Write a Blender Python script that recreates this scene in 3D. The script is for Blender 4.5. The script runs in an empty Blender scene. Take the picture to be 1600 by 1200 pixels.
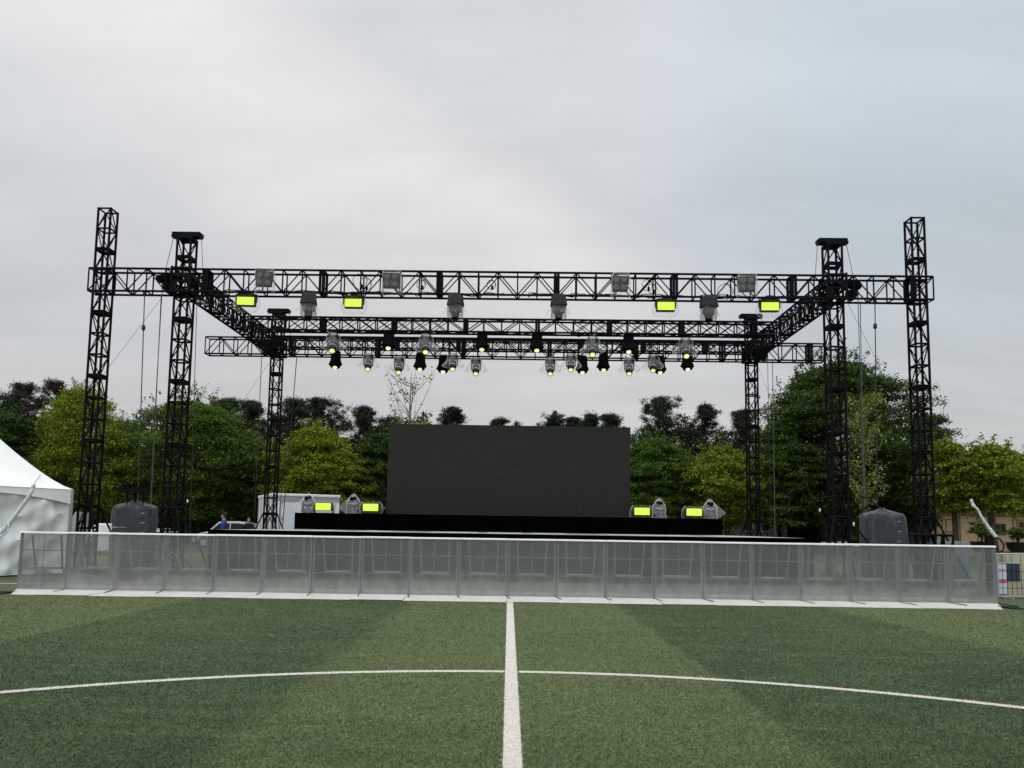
import bpy, math, random
import numpy as np
from mathutils import Matrix, Vector
PI = math.pi
rad = math.radians
SC = bpy.context.scene
COL = SC.collection
random.seed(11)

# ------------------------------------------------------------------ camera
F, HC = 1150.0, 1.45
PITCH, ROLL, PPY = math.atan(0.0905), rad(0.85), 721.0
cam_d = bpy.data.cameras.new('camera')
cam = bpy.data.objects.new('camera', cam_d)
COL.objects.link(cam)
CAM_R = Matrix.Rotation(PI / 2 + PITCH, 3, 'X') @ Matrix.Rotation(ROLL, 3, 'Z')
cam.matrix_world = Matrix.Translation((0, 0, HC)) @ CAM_R.to_4x4()
cam_d.sensor_fit = 'HORIZONTAL'
cam_d.sensor_width = 36
cam_d.lens = F / 1600 * 36
cam_d.shift_y = (PPY - 600) / 1600
cam_d.clip_end = 3000
SC.camera = cam

# ------------------------------------------------------------------ light
SUN_EL, SUN_AZ = rad(68), rad(-160)          # azimuth measured from +Y towards +X
sd = bpy.data.lights.new('sun', 'SUN')
sd.energy = 1.3
sd.angle = rad(50)
sd.color = (1, 0.96, 0.9)
so = bpy.data.objects.new('sun', sd)
COL.objects.link(so)
sdir = Vector((math.sin(SUN_AZ) * math.cos(SUN_EL), math.cos(SUN_AZ) * math.cos(SUN_EL), math.sin(SUN_EL)))
so.rotation_euler = sdir.to_track_quat('Z', 'Y').to_euler()
SC.view_settings.view_transform = 'Standard'
SC.view_settings.look = 'None'
SC.view_settings.exposure = 0
SC.view_settings.gamma = 1

world = bpy.data.worlds.new('World')
SC.world = world
world.use_nodes = True


class NT:
    """tiny node helper"""
    def __init__(s, tree):
        s.t = tree
        s.t.nodes.clear()

    def n(s, typ, **kw):
        nd = s.t.nodes.new(typ)
        for k, v in kw.items():
            setattr(nd, k, v)
        return nd

    def link(s, a, b):
        s.t.links.new(a, b)

    def put(s, sock, v):
        if isinstance(v, bpy.types.NodeSocket):
            s.t.links.new(v, sock)
        else:
            if sock.type == 'RGBA' and isinstance(v, (tuple, list)) and len(v) == 3:
                v = (*v, 1)
            sock.default_value = v

    def m(s, op, a, b=0.0, c=0.0, clamp=False):
        nd = s.n('ShaderNodeMath', operation=op, use_clamp=clamp)
        s.put(nd.inputs[0], a)
        s.put(nd.inputs[1], b)
        s.put(nd.inputs[2], c)
        return nd.outputs[0]

    def mix(s, f, a, b, mode='MIX'):
        nd = s.n('ShaderNodeMix', data_type='RGBA', blend_type=mode)
        s.put(nd.inputs[0], f)
        s.put(nd.inputs[6], a)
        s.put(nd.inputs[7], b)
        return nd.outputs[2]

    def noise(s, vec, scale, detail=3, rough=0.5, dist=0.0):
        nd = s.n('ShaderNodeTexNoise')
        if vec is not None:
            s.link(vec, nd.inputs['Vector'])
        nd.inputs['Scale'].default_value = scale
        nd.inputs['Detail'].default_value = detail
        nd.inputs['Roughness'].default_value = rough
        nd.inputs['Distortion'].default_value = dist
        return nd.outputs['Fac']

    def ramp(s, f, lo, hi, a=0.0, b=1.0, smooth=True):
        nd = s.n('ShaderNodeMapRange', interpolation_type='SMOOTHSTEP' if smooth else 'LINEAR')
        s.put(nd.inputs[0], f)
        nd.inputs[1].default_value = lo
        nd.inputs[2].default_value = hi
        nd.inputs[3].default_value = a
        nd.inputs[4].default_value = b
        return nd.outputs[0]

    def scaled(s, vec, sc, rot=(0, 0, 0)):
        nd = s.n('ShaderNodeMapping')
        s.link(vec, nd.inputs['Vector'])
        nd.inputs['Scale'].default_value = sc
        nd.inputs['Rotation'].default_value = rot
        return nd.outputs[0]


def build_world():
    w = NT(world.node_tree)
    out = w.n('ShaderNodeOutputWorld')
    sky = w.n('ShaderNodeTexSky', sky_type='NISHITA', sun_disc=False)
    sky.sun_elevation = SUN_EL
    sky.sun_rotation = SUN_AZ
    sky.dust_density = 4.0
    bgs = w.n('ShaderNodeBackground')
    w.link(sky.outputs[0], bgs.inputs[0])
    bgs.inputs[1].default_value = 0.055
    tc = w.n('ShaderNodeTexCoord')
    d = tc.outputs['Generated']
    sep = w.n('ShaderNodeSeparateXYZ')
    w.link(d, sep.inputs[0])
    x, y, z = sep.outputs
    az = w.m('ARCTAN2', x, y)
    el = w.m('ARCSINE', z)
    zz = w.m('ADD', w.m('ABSOLUTE', z), 0.22)
    cmb = w.n('ShaderNodeCombineXYZ')
    w.link(w.m('DIVIDE', x, zz), cmb.inputs[0])
    w.link(w.m('DIVIDE', y, zz), cmb.inputs[1])
    flat = cmb.outputs[0]
    st = w.scaled(flat, (1.0, 0.6, 1.0), (0, 0, rad(28)))
    n1 = w.noise(st, 0.9, 5, 0.5, 0.5)
    n2 = w.noise(w.scaled(flat, (0.6, 1.3, 1), (0, 0, rad(-20))), 2.4, 6, 0.55, 0.4)
    wob = w.m('MULTIPLY', w.m('SUBTRACT', n1, 0.5), 0.22)
    # bright streak falling from the upper left to the right
    ln = w.m('ADD', w.m('MULTIPLY', az, -0.52), 0.385)
    dd = w.m('SUBTRACT', w.m('ADD', el, wob), ln)
    up = w.ramp(dd, -0.01, 0.12, 1, 0)
    dn = w.ramp(dd, -0.30, 0.0, 0, 1)
    streak = w.m('MULTIPLY', up, dn)
    streak = w.m('MULTIPLY', streak, w.ramp(az, 0.02, 0.42, 1, 0))
    low = w.ramp(el, 0.10, 0.42, 1, 0)
    right = w.m('MULTIPLY', w.ramp(w.m('ADD', az, wob), 0.0, 0.5, 0, 1), w.ramp(el, 0.05, 0.25, 0, 1))
    left = w.m('MULTIPLY', w.ramp(w.m('SUBTRACT', az, wob), -0.52, -0.22, 1, 0), w.ramp(el, 0.1, 0.25, 0, 1))
    c = w.mix(w.ramp(n1, 0.3, 0.7), (0.505, 0.525, 0.545), (0.60, 0.615, 0.63))
    c = w.mix(w.m('MULTIPLY', right, 0.85), c, (0.455, 0.52, 0.57))
    c = w.mix(w.m('MULTIPLY', left, 0.45), c, (0.53, 0.56, 0.59))
    c = w.mix(w.m('MULTIPLY', low, 0.6), c, (0.575, 0.580, 0.570))
    c = w.mix(w.m('MULTIPLY', streak, 0.66), c, (0.73, 0.71, 0.67))
    n3 = w.noise(w.scaled(flat, (0.35, 2.2, 1), (0, 0, rad(-35))), 3.2, 7, 0.6, 0.3)
    mul = w.m('MULTIPLY', w.ramp(n2, 0.25, 0.75, 0.94, 1.06), w.ramp(n3, 0.3, 0.7, 0.98, 1.02))
    hv = w.n('ShaderNodeHueSaturation')
    w.link(c, hv.inputs['Color'])
    w.link(mul, hv.inputs['Value'])
    bgc = w.n('ShaderNodeBackground')
    w.link(hv.outputs[0], bgc.inputs[0])
    # an overcast dome is brighter overhead and around the hidden sun behind the lens
    bright = w.m('MULTIPLY', w.ramp(z, 0.6, 1.0, 0, 1), 1.6)
    bright = w.m('ADD', bright, w.m('MULTIPLY', w.ramp(w.m('SUBTRACT', w.m('MULTIPLY', z, 0.4), y), -0.35, 0.7, 0, 1), 0.65))
    bright = w.m('ADD', bright, w.ramp(z, 0.12, 0.6, 0, 0.26))
    w.link(w.m('ADD', bright, 1.10), bgc.inputs[1])
    mx = w.n('ShaderNodeMixShader')
    mx.inputs[0].default_value = 0.9
    w.link(bgs.outputs[0], mx.inputs[1])
    w.link(bgc.outputs[0], mx.inputs[2])
    w.link(mx.outputs[0], out.inputs[0])


build_world()


# ------------------------------------------------------------------ picture <-> world
def ray(u, v):
    return CAM_R @ Vector(((u - 800) / F, (PPY - v) / F, -1))


def P(u, v, Y):
    r = ray(u, v)
    t = Y / r.y
    return Vector((r.x * t, Y, HC + r.z * t))


def G(u, v):
    r = ray(u, v)
    t = -HC / r.z
    return Vector((r.x * t, r.y * t, 0))


RA = rad(-0.75)                      # the truss rig is turned by this much
PIV = 21.2


def rigw(x, y, z=0):
    return Vector((x * math.cos(RA) - (y - PIV) * math.sin(RA), PIV + x * math.sin(RA) + (y - PIV) * math.cos(RA), z))


def rigp(u, v, Y):
    """rig coordinates of the point seen at u,v on rig plane y=Y"""
    r = ray(u, v)
    # world->rig: y_r = PIV - X sinA... solve for t
    s, c = math.sin(RA), math.cos(RA)
    # y_r = PIV + (-s*X + c*(Yw-PIV))
    t = (Y - PIV + c * PIV) / (-s * r.x + c * r.y)
    X, Yw = r.x * t, r.y * t
    return Vector((c * X + s * (Yw - PIV), Y, HC + r.z * t))


# ------------------------------------------------------------------ materials
MATS = {}


def pmat(name, col, rough=0.6, metal=0.0, spec=0.28, var=0.0, vscale=3.0, bump=0.0, bscale=20.0, trans=None,
         emit=None, es=1.0, coat=0.0):
    if name in MATS:
        return MATS[name]
    m = bpy.data.materials.new(name)
    m.use_nodes = True
    t = NT(m.node_tree)
    out = t.n('ShaderNodeOutputMaterial')
    b = t.n('ShaderNodeBsdfPrincipled')
    tc = t.n('ShaderNodeTexCoord')
    c = (*col, 1)
    if var:
        n = t.noise(tc.outputs['Object'], vscale, 6, 0.6)
        c = t.mix(t.ramp(n, 0.3, 0.7), tuple(v * (1 - var) for v in col), tuple(min(1, v * (1 + var)) for v in col))
    t.put(b.inputs['Base Color'], c)
    b.inputs['Roughness'].default_value = rough
    b.inputs['Metallic'].default_value = metal
    b.inputs['Specular IOR Level'].default_value = spec
    b.inputs['Coat Weight'].default_value = coat
    if emit:
        b.inputs['Emission Color'].default_value = (*emit, 1)
        b.inputs['Emission Strength'].default_value = es
    if bump:
        bn = t.n('ShaderNodeBump')
        bn.inputs['Strength'].default_value = bump
        bn.inputs['Distance'].default_value = 0.02
        t.link(t.noise(tc.outputs['Object'], bscale, 4, 0.6), bn.inputs['Height'])
        t.link(bn.outputs[0], b.inputs['Normal'])
    sh = b.outputs[0]
    if trans is not None:           # share of light let straight through
        tr = t.n('ShaderNodeBsdfTransparent')
        mx = t.n('ShaderNodeMixShader')
        mx.inputs[0].default_value = 1 - trans
        t.link(tr.outputs[0], mx.inputs[1])
        t.link(sh, mx.inputs[2])
        sh = mx.outputs[0]
    t.link(sh, out.inputs[0])
    MATS[name] = m
    return m


def film(name, face, edge, col, rough=0.25, crease=0.16, sc=5.0):
    """clear plastic sheet: seen-through where it faces you, whitish where it turns away or is creased"""
    m = bpy.data.materials.new(name)
    m.use_nodes = True
    t = NT(m.node_tree)
    out = t.n('ShaderNodeOutputMaterial')
    b = t.n('ShaderNodeBsdfPrincipled')
    b.inputs['Base Color'].default_value = (*col, 1)
    b.inputs['Roughness'].default_value = rough
    tr = t.n('ShaderNodeBsdfTransparent')
    tl = t.n('ShaderNodeBsdfTranslucent')
    tl.inputs[0].default_value = (*col, 1)
    m1 = t.n('ShaderNodeMixShader')
    m1.inputs[0].default_value = 0.4
    t.link(b.outputs[0], m1.inputs[1])
    t.link(tl.outputs[0], m1.inputs[2])
    lw = t.n('ShaderNodeLayerWeight')
    lw.inputs[0].default_value = 0.35
    tc = t.n('ShaderNodeTexCoord')
    n = t.noise(t.scaled(tc.outputs['Object'], (2.2, 2.2, 1.0)), sc, 3, 0.55, 1.8)
    cr = t.ramp(n, 0.52, 0.64, 0, crease)
    f = t.m('ADD', t.ramp(lw.outputs['Facing'], 0.2, 0.95, face, edge), cr, clamp=True)
    m2 = t.n('ShaderNodeMixShader')
    t.link(f, m2.inputs[0])
    t.link(tr.outputs[0], m2.inputs[1])
    t.link(m1.outputs[0], m2.inputs[2])
    bn = t.n('ShaderNodeBump')
    bn.inputs['Strength'].default_value = 0.6
    bn.inputs['Distance'].default_value = 0.03
    t.link(n, bn.inputs['Height'])
    t.link(bn.outputs[0], b.inputs['Normal'])
    t.link(m2.outputs[0], out.inputs[0])
    MATS[name] = m
    return m


def screenmat():
    m = bpy.data.materials.new('unlit_led_modules')
    m.use_nodes = True
    t = NT(m.node_tree)
    out = t.n('ShaderNodeOutputMaterial')
    geo = t.n('ShaderNodeNewGeometry')
    b = t.n('ShaderNodeBsdfPrincipled')
    t.link(t.mix(geo.outputs['Random Per Island'], (0.0220, 0.0205, 0.0172), (0.0235, 0.0220, 0.0185)), b.inputs['Base Color'])
    b.inputs['Roughness'].default_value = 0.6
    b.inputs['Specular IOR Level'].default_value = 0.15
    t.link(b.outputs[0], out.inputs[0])
    return m


def leafmat(name, col, col2, transl=0.22, vs=0.55):
    m = bpy.data.materials.new(name)
    m.use_nodes = True
    t = NT(m.node_tree)
    out = t.n('ShaderNodeOutputMaterial')
    geo = t.n('ShaderNodeNewGeometry')
    tc = t.n('ShaderNodeTexCoord')
    oi = t.n('ShaderNodeObjectInfo')
    n = t.noise(tc.outputs['Object'], vs, 4, 0.7)
    f = t.m('ADD', t.m('MULTIPLY', t.ramp(n, 0.32, 0.68), 0.6), t.m('MULTIPLY', geo.outputs['Random Per Island'], 0.4))
    c = t.mix(f, col, col2)
    hs = t.n('ShaderNodeHueSaturation')
    t.link(c, hs.inputs['Color'])
    t.link(t.ramp(geo.outputs['Random Per Island'], 0, 1, 0.6, 1.35, False), hs.inputs['Value'])
    t.link(t.ramp(oi.outputs['Random'], 0, 1, 0.49, 0.51, False), hs.inputs['Hue'])
    b = t.n('ShaderNodeBsdfPrincipled')
    t.link(hs.outputs[0], b.inputs['Base Color'])
    b.inputs['Roughness'].default_value = 0.6
    b.inputs['Specular IOR Level'].default_value = 0.10
    tl = t.n('ShaderNodeBsdfTranslucent')
    t.link(hs.outputs[0], tl.inputs[0])
    mx = t.n('ShaderNodeMixShader')
    mx.inputs[0].default_value = transl
    t.link(b.outputs[0], mx.inputs[1])
    t.link(tl.outputs[0], mx.inputs[2])
    t.link(mx.outputs[0], out.inputs[0])
    MATS[name] = m
    return m


def turf_nodes(t, coord):
    """green of the artificial turf: four metre rolls laid along the halfway line"""
    sep = t.n('ShaderNodeSeparateXYZ')
    t.link(coord, sep.inputs[0])
    x = sep.outputs[0]
    y = sep.outputs[1]
    wig = t.m('MULTIPLY', t.m('SUBTRACT', t.noise(coord, 0.35, 3), 0.5), 0.35)
    xs = t.m('ADD', t.m('ADD', x, wig), 2.05)
    ph = t.m('FRACT', t.m('DIVIDE', xs, 8.1))
    band = t.m('MULTIPLY', t.ramp(ph, -0.01, 0.045, 0, 1), t.ramp(ph, 0.495, 0.515, 1, 0))
    big = t.noise(coord, 0.22, 4, 0.6)
    mid = t.noise(t.scaled(coord, (0.5, 2.2, 1), (0, 0, rad(12))), 1.4, 5, 0.65)
    patch = t.ramp(t.noise(coord, 0.9, 3, 0.5), 0.58, 0.75, 0, 0.55)
    fac = t.m('ADD', t.m('MULTIPLY', band, 0.58), t.m('MULTIPLY', t.ramp(big, 0.3, 0.7), 0.36))
    fac = t.m('ADD', fac, t.m('MULTIPLY', t.ramp(mid, 0.35, 0.65), 0.28), clamp=True)
    c = t.mix(fac, (0.044, 0.067, 0.032), (0.106, 0.136, 0.060))
    c = t.mix(t.m('MULTIPLY', patch, 0.9), c, (0.066, 0.100, 0.028))
    grey = t.ramp(t.noise(t.scaled(coord, (0.7, 1.6, 1), (0, 0, rad(-25))), 1.9, 4, 0.6), 0.5, 0.72, 0, 0.42)
    c = t.mix(grey, c, (0.104, 0.138, 0.074))
    far = t.ramp(y, 8, 18, 0, 0.5)  # yellower with distance: viewing-angle sheen painted into the turf colour
    c = t.mix(far, c, t.mix(fac, (0.058, 0.076, 0.028), (0.110, 0.124, 0.056)))
    return c


def turfmat():
    m = bpy.data.materials.new('turf')
    m.use_nodes = True
    t = NT(m.node_tree)
    out = t.n('ShaderNodeOutputMaterial')
    geo = t.n('ShaderNodeNewGeometry')
    co = geo.outputs['Position']
    c = turf_nodes(t, co)
    f1 = t.noise(t.scaled(co, (1, 0.55, 1)), 38, 3, 0.7)
    f2 = t.noise(t.scaled(co, (1, 1, 1)), 11, 4, 0.7)
    f3 = t.m('ADD', t.m('MULTIPLY', f1, 0.6), t.m('MULTIPLY', f2, 0.4))
    c = t.mix(1.0, c, t.mix(t.ramp(f3, 0.36, 0.64), (0.5, 0.5, 0.5), (1.5, 1.5, 1.45)), 'MULTIPLY')
    b = t.n('ShaderNodeBsdfPrincipled')
    t.link(c, b.inputs['Base Color'])
    b.inputs['Roughness'].default_value = 0.8
    b.inputs['Specular IOR Level'].default_value = 0.2
    bn = t.n('ShaderNodeBump')
    bn.inputs['Strength'].default_value = 0.7
    bn.inputs['Distance'].default_value = 0.03
    t.link(f3, bn.inputs['Height'])
    t.link(bn.outputs[0], b.inputs['Normal'])
    t.link(b.outputs[0], out.inputs[0])
    return m


def blademat():
    m = bpy.data.materials.new('turf_blade')
    m.use_nodes = True
    t = NT(m.node_tree)
    out = t.n('ShaderNodeOutputMaterial')
    geo = t.n('ShaderNodeNewGeometry')
    c = turf_nodes(t, geo.outputs['Position'])
    hs = t.n('ShaderNodeHueSaturation')
    t.link(c, hs.inputs['Color'])
    t.link(t.ramp(geo.outputs['Random Per Island'], 0, 1, 0.75, 1.45, False), hs.inputs['Value'])
    b = t.n('ShaderNodeBsdfPrincipled')
    t.link(hs.outputs[0], b.inputs['Base Color'])
    b.inputs['Roughness'].default_value = 0.6
    b.inputs['Specular IOR Level'].default_value = 0.12
    t.link(b.outputs[0], out.inputs[0])
    return m


M_TRUSS = pmat('black_truss_paint', (0.0025, 0.003, 0.004), 0.6, 0.0, 0.08, var=0.35, vscale=4)
M_BLACK = pmat('matt_black', (0.003, 0.003, 0.0035), 0.9, 0, 0.08)
M_BCLOTH = pmat('black_cloth', (0.0012, 0.0012, 0.0016), 0.95, 0, 0.0, var=0.4, vscale=2, bump=0.3, bscale=3)
M_WIRE = pmat('steel_cable', (0.10, 0.10, 0.10), 0.5, 0.3)
M_CHAIN = pmat('dark_chain', (0.04, 0.04, 0.04), 0.5, 0.5)
M_ALU = pmat('aluminium', (0.42, 0.43, 0.43), 0.45, 0.55, var=0.12, vscale=5)
M_ALUD = pmat('dull_aluminium', (0.34, 0.36, 0.35), 0.6, 0.2, var=0.12, vscale=5)
M_PLATE = pmat('pale_plate', (0.50, 0.485, 0.45), 0.6, 0.0, var=0.10, vscale=1.3)
M_RAIL = pmat('white_rail', (0.85, 0.85, 0.84), 0.5, var=0.05, vscale=2)
M_DECK = pmat('stage_deck', (0.42, 0.41, 0.40), 0.35, var=0.15, vscale=0.8)
M_SCREEN = pmat('unlit_led', (0.022, 0.0205, 0.017), 0.7, 0, 0.12, var=0.05, vscale=0.6)
M_CASE = pmat('black_case', (0.005, 0.005, 0.006), 0.6, 0, 0.12)
M_SPK = pmat('speaker_grille', (0.016, 0.021, 0.030), 0.6, 0, 0.15, var=0.2, vscale=6)
M_STROBE = pmat('strobe_led', (0.1, 0.2, 0.02), 0.4, emit=(0.66, 1.0, 0.05), es=1.12)
M_STROBE2 = pmat('strobe_led_centre', (0.1, 0.2, 0.02), 0.4, emit=(0.74, 1.0, 0.22), es=1.1)
M_LENS = pmat('lit_lens', (0.3, 0.3, 0.1), 0.2, emit=(0.80, 0.84, 0.30), es=1.0)
M_LENSC = pmat('lit_lens_centre', (0.3, 0.3, 0.1), 0.2, emit=(0.98, 0.96, 0.66), es=1.05)
M_GLOW = pmat('warm_lens', (0.3, 0.3, 0.1), 0.2, emit=(1.0, 0.93, 0.55), es=1.0)
M_LENSR = pmat('lens_ring', (0.12, 0.13, 0.03), 0.3)
M_LAMP = pmat('blinder_lamp', (0.085, 0.088, 0.08), 0.4, 0.2, var=0.2, vscale=12)
M_TENT = pmat('tent_roof_pvc', (0.82, 0.815, 0.80), 0.5, var=0.03, vscale=1)
M_TENTW = pmat('tent_wall_pvc', (0.76, 0.76, 0.75), 0.45, var=0.05, vscale=0.9, bump=0.6, bscale=2.2)
M_WHITE = pmat('white_paint', (0.72, 0.73, 0.75), 0.4, var=0.06, vscale=1.5)
M_GREYP = pmat('grey_paint', (0.30, 0.31, 0.32), 0.5, var=0.1, vscale=1.5)
M_GLASS = pmat('dark_glass', (0.012, 0.014, 0.016), 0.15, 0, 0.10)
M_CAR = pmat('silver_car_paint', (0.34, 0.35, 0.36), 0.3, 0.2, coat=0.3)
M_RUB = pmat('rubber', (0.015, 0.015, 0.015), 0.8)
M_BARK = pmat('bark', (0.045, 0.037, 0.028), 0.9, var=0.4, vscale=4, bump=0.5, bscale=12)
M_SKIN = pmat('skin', (0.36, 0.22, 0.16), 0.55)
M_HAIR = pmat('dark_hair', (0.012, 0.010, 0.009), 0.6)
M_BLUE = pmat('blue_shirt', (0.022, 0.035, 0.21), 0.8, var=0.2, vscale=8)
M_BLKSH = pmat('black_jacket', (0.010, 0.010, 0.011), 0.85)
M_TROUS = pmat('dark_trousers', (0.02, 0.02, 0.025), 0.85)
M_TAN = pmat('tan_wall', (0.36, 0.26, 0.145), 0.8, var=0.12, vscale=0.6)
M_TANL = pmat('brown_line', (0.12, 0.07, 0.035), 0.8)
M_TILE = pmat('grey_tile', (0.16, 0.165, 0.17), 0.7, var=0.25, vscale=2)
M_CONC = pmat('grey_render', (0.20, 0.20, 0.19), 0.85, var=0.15, vscale=0.7)
M_POT = pmat('dark_pot', (0.012, 0.012, 0.013), 0.4)
M_TARP = pmat('grey_tarp', (0.13, 0.145, 0.175), 0.6, var=0.2, vscale=2, bump=0.5, bscale=4)
M_CREAM = pmat('cream_box', (0.42, 0.38, 0.29), 0.7, var=0.1, vscale=2)
M_NAVY = pmat('navy_patch', (0.035, 0.045, 0.07), 0.6)
M_BANB = pmat('pale_blue_banner', (0.55, 0.62, 0.72), 0.6)
M_BANR = pmat('red_banner', (0.55, 0.12, 0.09), 0.6)
M_GALV = pmat('galvanised', (0.36, 0.37, 0.37), 0.45, 0.5)
M_WRAP = pmat('white_wrap', (0.62, 0.63, 0.63), 0.4, var=0.15, vscale=14, bump=0.6, bscale=18)
M_LINE = pmat('line_fibre', (0.56, 0.52, 0.47), 0.85, var=0.14, vscale=20, bump=0.5, bscale=60)
M_LINEB = pmat('line_blade', (0.62, 0.57, 0.515), 0.7)
M_RED = pmat('red_case', (0.35, 0.03, 0.03), 0.5)
M_ASPH = pmat('asphalt', (0.05, 0.05, 0.05), 0.9, var=0.2, vscale=0.6)
M_FILM = film('clear_plastic', 0.05, 0.6, (0.80, 0.82, 0.82), crease=0.12, sc=3.0)
M_FILMD = film('smoky_plastic', 0.34, 0.7, (0.27, 0.275, 0.28))
M_FILMS = film('stack_plastic', 0.13, 0.6, (0.30, 0.32, 0.34), crease=0.13, sc=2.2)
M_FILMB = film('bright_plastic', 0.09, 0.7, (0.88, 0.90, 0.91), crease=0.10, sc=3.0)
M_FILMW = film('bag_plastic', 0.20, 1.0, (1.0, 1.0, 1.0), crease=0.16, sc=2.5)
M_GREYF = pmat('charcoal_fabric', (0.030, 0.030, 0.034), 0.85, var=0.3, vscale=9, bump=0.6, bscale=14)

L_ZEL = leafmat('zelkova_leaf', (0.0428, 0.0907, 0.0135), (0.0941, 0.1610, 0.0181))
L_ZELD = leafmat('dark_leaf', (0.0278, 0.0567, 0.0135), (0.0642, 0.1134, 0.0203))
L_GIN = leafmat('yellow_green_leaf', (0.0963, 0.1531, 0.0113), (0.2032, 0.2664, 0.0181))
L_LIME = leafmat('lime_leaf', (0.0910, 0.1417, 0.0135), (0.1658, 0.2268, 0.0203))
L_PALE = leafmat('pale_leaf', (0.1176, 0.1701, 0.0338), (0.2139, 0.2664, 0.0621))
L_PINE = leafmat('pine_needle', (0.0150, 0.0250, 0.0130), (0.0400, 0.0560, 0.0300), 0.12)
L_RUST = leafmat('rusty_needle', (0.0320, 0.0224, 0.0144), (0.0720, 0.0416, 0.0280), 0.12)
L_SHADE = leafmat('shaded_shrub_leaf', (0.0082, 0.0160, 0.0058), (0.0206, 0.0349, 0.0101), 0.2)  # leaf colour darkened to stand in for deep shade under the crowns


def meshmat():
    """perforated sheet of the barrier: a fine screen one looks through, paler and denser towards its foot"""
    m = bpy.data.materials.new('perforated_sheet')
    m.use_nodes = True
    t = NT(m.node_tree)
    out = t.n('ShaderNodeOutputMaterial')
    tc = t.n('ShaderNodeTexCoord')
    co = tc.outputs['Object']
    sep = t.n('ShaderNodeSeparateXYZ')
    t.link(co, sep.inputs[0])
    oi = t.n('ShaderNodeObjectInfo')
    va = t.n('ShaderNodeVectorMath', operation='ADD')
    t.link(co, va.inputs[0])
    t.link(oi.outputs['Location'], va.inputs[1])
    n = t.noise(t.scaled(va.outputs[0], (1, 1, 0.7)), 3.5, 6, 0.7)
    pale_foot = t.m('MULTIPLY', t.ramp(t.m('ADD', sep.outputs[2], t.m('MULTIPLY', t.m('SUBTRACT', n, 0.5), 0.35)), 0.02, 0.55, 1, 0), 0.7)  # uneven band, paler and less see-through towards the bottom edge
    c = t.mix(pale_foot, (0.185, 0.205, 0.195), (0.36, 0.365, 0.35))
    c = t.mix(t.m('ADD', t.ramp(n, 0.3, 0.7, 0, 0.3), t.m('MULTIPLY', oi.outputs['Random'], 0.25)), c, (0.09, 0.105, 0.10))
    b = t.n('ShaderNodeBsdfPrincipled')
    t.link(c, b.inputs['Base Color'])
    b.inputs['Roughness'].default_value = 0.55
    b.inputs['Metallic'].default_value = 0.25
    tr = t.n('ShaderNodeBsdfTransparent')
    mx = t.n('ShaderNodeMixShader')
    t.link(t.m('ADD', 0.63, t.m('MULTIPLY', pale_foot, 0.3), clamp=True), mx.inputs[0])
    t.link(tr.outputs[0], mx.inputs[1])
    t.link(b.outputs[0], mx.inputs[2])
    t.link(mx.outputs[0], out.inputs[0])
    return m


M_MESH = meshmat()


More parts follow.
